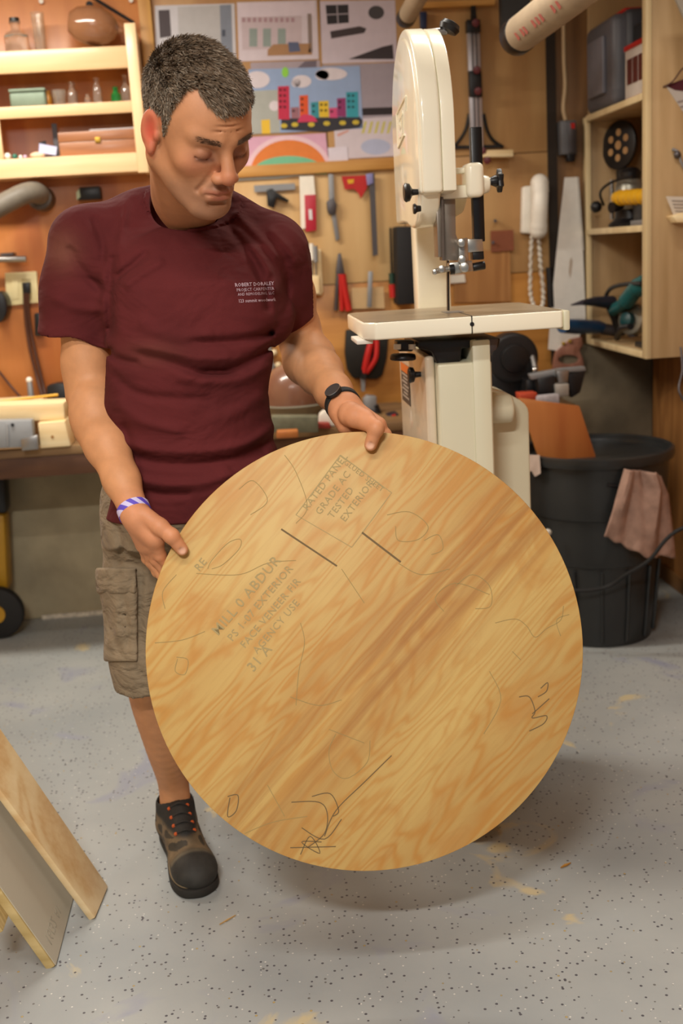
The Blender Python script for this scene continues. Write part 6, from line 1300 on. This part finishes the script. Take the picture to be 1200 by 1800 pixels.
def patch(name, px0, py0, px1, py1, off, slant=0, folds=None):
    """raised panel of the cloth inside a picture rectangle"""
    X, Y, Z = np.meshgrid(*g.ax, indexing='ij', sparse=False); Pn = np.stack([X.ravel(), Y.ravel(), Z.ravel()], 1); sel = np.abs(Fs.ravel()) < .05
    F2 = np.full(Fs.size, 1.0, np.float32); u, v, k = proj_np(Pn[sel])
    dx = np.maximum(px0 + (v - py0) * slant - u, u - px1 - (v - py0) * slant * .3); dy = np.maximum(py0 - v, v - py1); d2 = np.maximum(dx, dy) / FPX * 2.2
    leg = A3(HIP['L']); kd = (k > 2.62)
    f = smax(np.maximum(Fs.ravel()[sel] - off, -(Fs.ravel()[sel] + .006)), d2.astype(np.float32), .006); f[kd] = 1.0
    F2[sel] = f; gg = Grid.__new__(Grid); gg.ax = g.ax; gg.st = g.st; gg.F = F2.reshape(Fs.shape)
    if folds: fold_disp(gg, folds)
    V, Q = gg.mesh(); return nobj(name, V, Q, sm, man, np.tile(SHC * 1.04, (len(V), 1)))
patch('cargo_pocket', 150, 1030, 242, 1163, .009, folds=[([(215, 1045), (222, 1090), (225, 1150)], -.004, 5), ([(190, 1060), (195, 1110), (215, 1150)], -.004, 6), ([(205, 1080), (240, 1082)], -.003, 4), ([(205, 1100), (240, 1105)], -.003, 4), ([(205, 1060), (205, 1120)], .003, 5)])
patch('pocket_flap', 150, 998, 240, 1044, .0135, slant=-.0, folds=[([(182, 1048), (200, 1020), (215, 1005)], -.003, 4), ([(225, 1046), (232, 1020), (236, 1000)], -.003, 4)])

# --- shoes
BRN = colmat('shoe_leather', .75, .5, 300, nz=.3, ns=35)
def shoe(ank, toe_dir, label=None):
    td = Vector((toe_dir[0], toe_dir[1], 0)).normalized(); sd_ = Vector((-td.y, td.x, 0)); base = Vector((ank.x, ank.y, 0))
    def q(f, s, z): return base + td * f + sd_ * s + Vector((0, 0, z))
    g = Grid(A3(base) + np.array([-.30, -.30, -.002]), A3(base) + np.array([.30, .16, .17]), .003)
    M = np.stack([A3(sd_), A3(td), np.array([0, 0, 1.])], 1)
    g.ell(q(-.03, 0, .05), [.040, .052, .052], M, .02); g.ell(q(.06, .0, .055), [.043, .09, .046], M, .03); g.ell(q(.155, .004, .04), [.050, .075, .036], M, .03); g.ell(q(.19, .004, .036), [.046, .05, .033], M, .02)
    g.cap(q(-.012, 0, .06), q(-.008, 0, .105), .047, .045, .02); g.cap(q(.02, 0, .1), q(.10, 0, .07), .036, .034, .02)
    g.cap(q(.045, 0, .118), q(.12, 0, .082), .016, .020, .012)      # tongue and lace ridge
    g.put(lambda X, Y, Z: (Z - .016) * np.ones_like(X + Y), A3(base) - .3, A3(base) + .3, .004, 'sub') if False else None
    g.F = np.maximum(g.F, (.006 - g.ax[2])[None, None, :].astype(np.float32))
    g.cap(q(-.006, 0, .085), q(-.006, 0, .16), .0385, .040, .004, 'sub')       # opening
    V, Q = g.mesh(); rel = V - A3(base); f_ = rel @ A3(td); s_ = rel @ A3(sd_); z_ = rel[:, 2]
    c = np.tile(lin('#6a5840'), (len(V), 1))
    def pc(w, col): nonlocal c; w = np.clip(w, 0, 1)[:, None]; c = c * (1 - w) + lin(col) * w
    pc(sst(f_, .155, .175), '#2c2a26'); pc(sst(z_, .088, .1), '#1e1c19'); pc(np.exp(-((s_) / .02) ** 4) * sst(f_, .0, .03) * (1 - sst(f_, .11, .13)) * sst(z_, .06, .07), '#24211d')
    pc(.85 * (np.sin(f_ * 95 + z_ * 60 + 2 * np.sin(s_ * 90)) * np.sin(z_ * 130 - f_ * 40) > .12) * (f_ < .15) * (z_ < .09), '#2a261f'); pc(.7 * np.exp(-((f_ - .17) / .006) ** 2) * sst(z_, .045, .055), '#6a614e')
    up_ = nobj('shoe', V, Q, BRN, man, c)
    # sole
    out = [(-.082, 0), (-.076, .028), (-.05, .042), (0, .040), (.06, .038), (.12, .050), (.17, .056), (.215, .046), (.238, .018), (.24, -.008), (.225, -.036), (.18, -.05), (.12, -.047), (.05, -.038), (0, -.040), (-.05, -.040), (-.076, -.026)]
    n_ = len(out); mb = MB(); loop = spline([Vector((a, b_, 0)) for a, b_ in out] + [Vector((*out[0], 0))], 4)[:-1]
    mb.prism([q(p.x, p.y, .0005) for p in loop], (0, 0, .020)); so = mb.build('sole', mat('sole_rubber', '#26231f', .8), up_, bevel=.004)
    mb = MB(); mb.prism([q(.004 + (p.x - .004) * .97, p.y * .96, .021) for p in loop], (0, 0, .006)); mb.build('midsole', mat('midsole_tan', '#6e5f48', .8), up_, bevel=.003)
    OR = mat('orange_eyelet', '#b8501c', .6); LC = mat('lace', '#2a2622', .8)
    bvs = BVHTree.FromPolygons([tuple(v) for v in V], [tuple(int(i) for i in f) for f in Q])
    def on(f, s):
        h = bvs.ray_cast(q(f, s, .3), Vector((0, 0, -1))); return (h[0] if h[0] is not None else q(f, s, .09))
    for f in (.045, .07, .095, .118):
        for s in (-1, 1): e = on(f, s * .021); MB().ball(e, .0048, 8).build('eyelet', OR, up_)
        MB().tube(spline([on(f, -.021), on(f + .008, 0) + Vector((0, 0, .004)), on(f + .004, .021)], 5), .0028, 6).build('lace', LC, up_)
    return up_
fdir = (PZ(362, 1568) - PZ(300, 1430)); shoe(Vector((AN['L'].x + .0, AN['L'].y, 0)), (fdir.x * .9, fdir.y, 0)); shoe(Vector((AN['R'].x, AN['R'].y, 0)), (.1, -1, 0))

# --- watch and wristband
def band(c, ax_, r, w, th, m, name, par, ry=None):
    c = Vector(c); z = Vector(ax_).normalized(); x = (RT - z * RT.dot(z)).normalized(); y = z.cross(x); n_ = 40; vs = []
    ry = ry or r
    for i in range(n_):
        a = 2 * PI * i / n_; 
        for rr, hh in ((0, -w), (th, -w * .9), (th, w * .9), (0, w)): vs.append(c + x * (r + rr) * math.cos(a) + y * (ry + rr) * math.sin(a) + z * hh)
    fs = [(4 * i + k, 4 * i + (k + 1) % 4, 4 * ((i + 1) % n_) + (k + 1) % 4, 4 * ((i + 1) % n_) + k) for i in range(n_) for k in range(4)]
    return MB().add(vs, fs).build(name, m, par)
wa = (WR['L'] - EL['L']).normalized()
wm = bpy.data.materials.new('striped_band'); wm.use_nodes = True; nt = wm.node_tree; wv = nt.nodes.new('ShaderNodeTexWave'); wv.inputs['Scale'].default_value = 22; wv.bands_direction = 'DIAGONAL'
tc = nt.nodes.new('ShaderNodeTexCoord'); nt.links.new(tc.outputs['Object'], wv.inputs[0]); rp = nt.nodes.new('ShaderNodeValToRGB'); rp.color_ramp.interpolation = 'CONSTANT'; rp.color_ramp.elements[0].color = hexc('#5a48b8'); rp.color_ramp.elements[1].color = hexc('#c4bce0'); rp.color_ramp.elements[1].position = .5
nt.links.new(wv.outputs['Fac'], rp.inputs[0]); nt.links.new(rp.outputs[0], nt.nodes['Principled BSDF'].inputs['Base Color']); nt.nodes['Principled BSDF'].inputs['Roughness'].default_value = .6
wb_ = band(WR['L'] - wa * .001, wa, .0285, .0085, .0022, wm, 'wristband', man); wb_['label'] = 'purple and white striped wristband'
wa2 = (WR['R'] - EL['R']).normalized(); wt = band(WR['R'] - wa2 * .001, wa2, .0315, .008, .003, BLACKR, 'watch', man); wt['label'] = 'black wristwatch with a steel bezel'
nrm = (CO - WR['R']).normalized() * .8 + UP * .35 - RT * .25; nrm = (nrm - wa2 * nrm.dot(wa2)).normalized(); wc = WR['R'] + nrm * .033
MB().cyl(wc, wc + nrm * .007, .0165, n=28).build('watch_case', mat('watch_black', '#1a1a1c', .35), wt, bevel=.0015)
MB().lathe([(.0135, .007), (.0165, .0072), (.016, .0085), (.0135, .0082)], wc, nrm, 28).build('bezel', STEEL, wt); MB().cyl(wc + nrm * .0072, wc + nrm * .0078, .0132, n=24).build('dial', mat('dial_grey', '#3c4048', .15), wt)
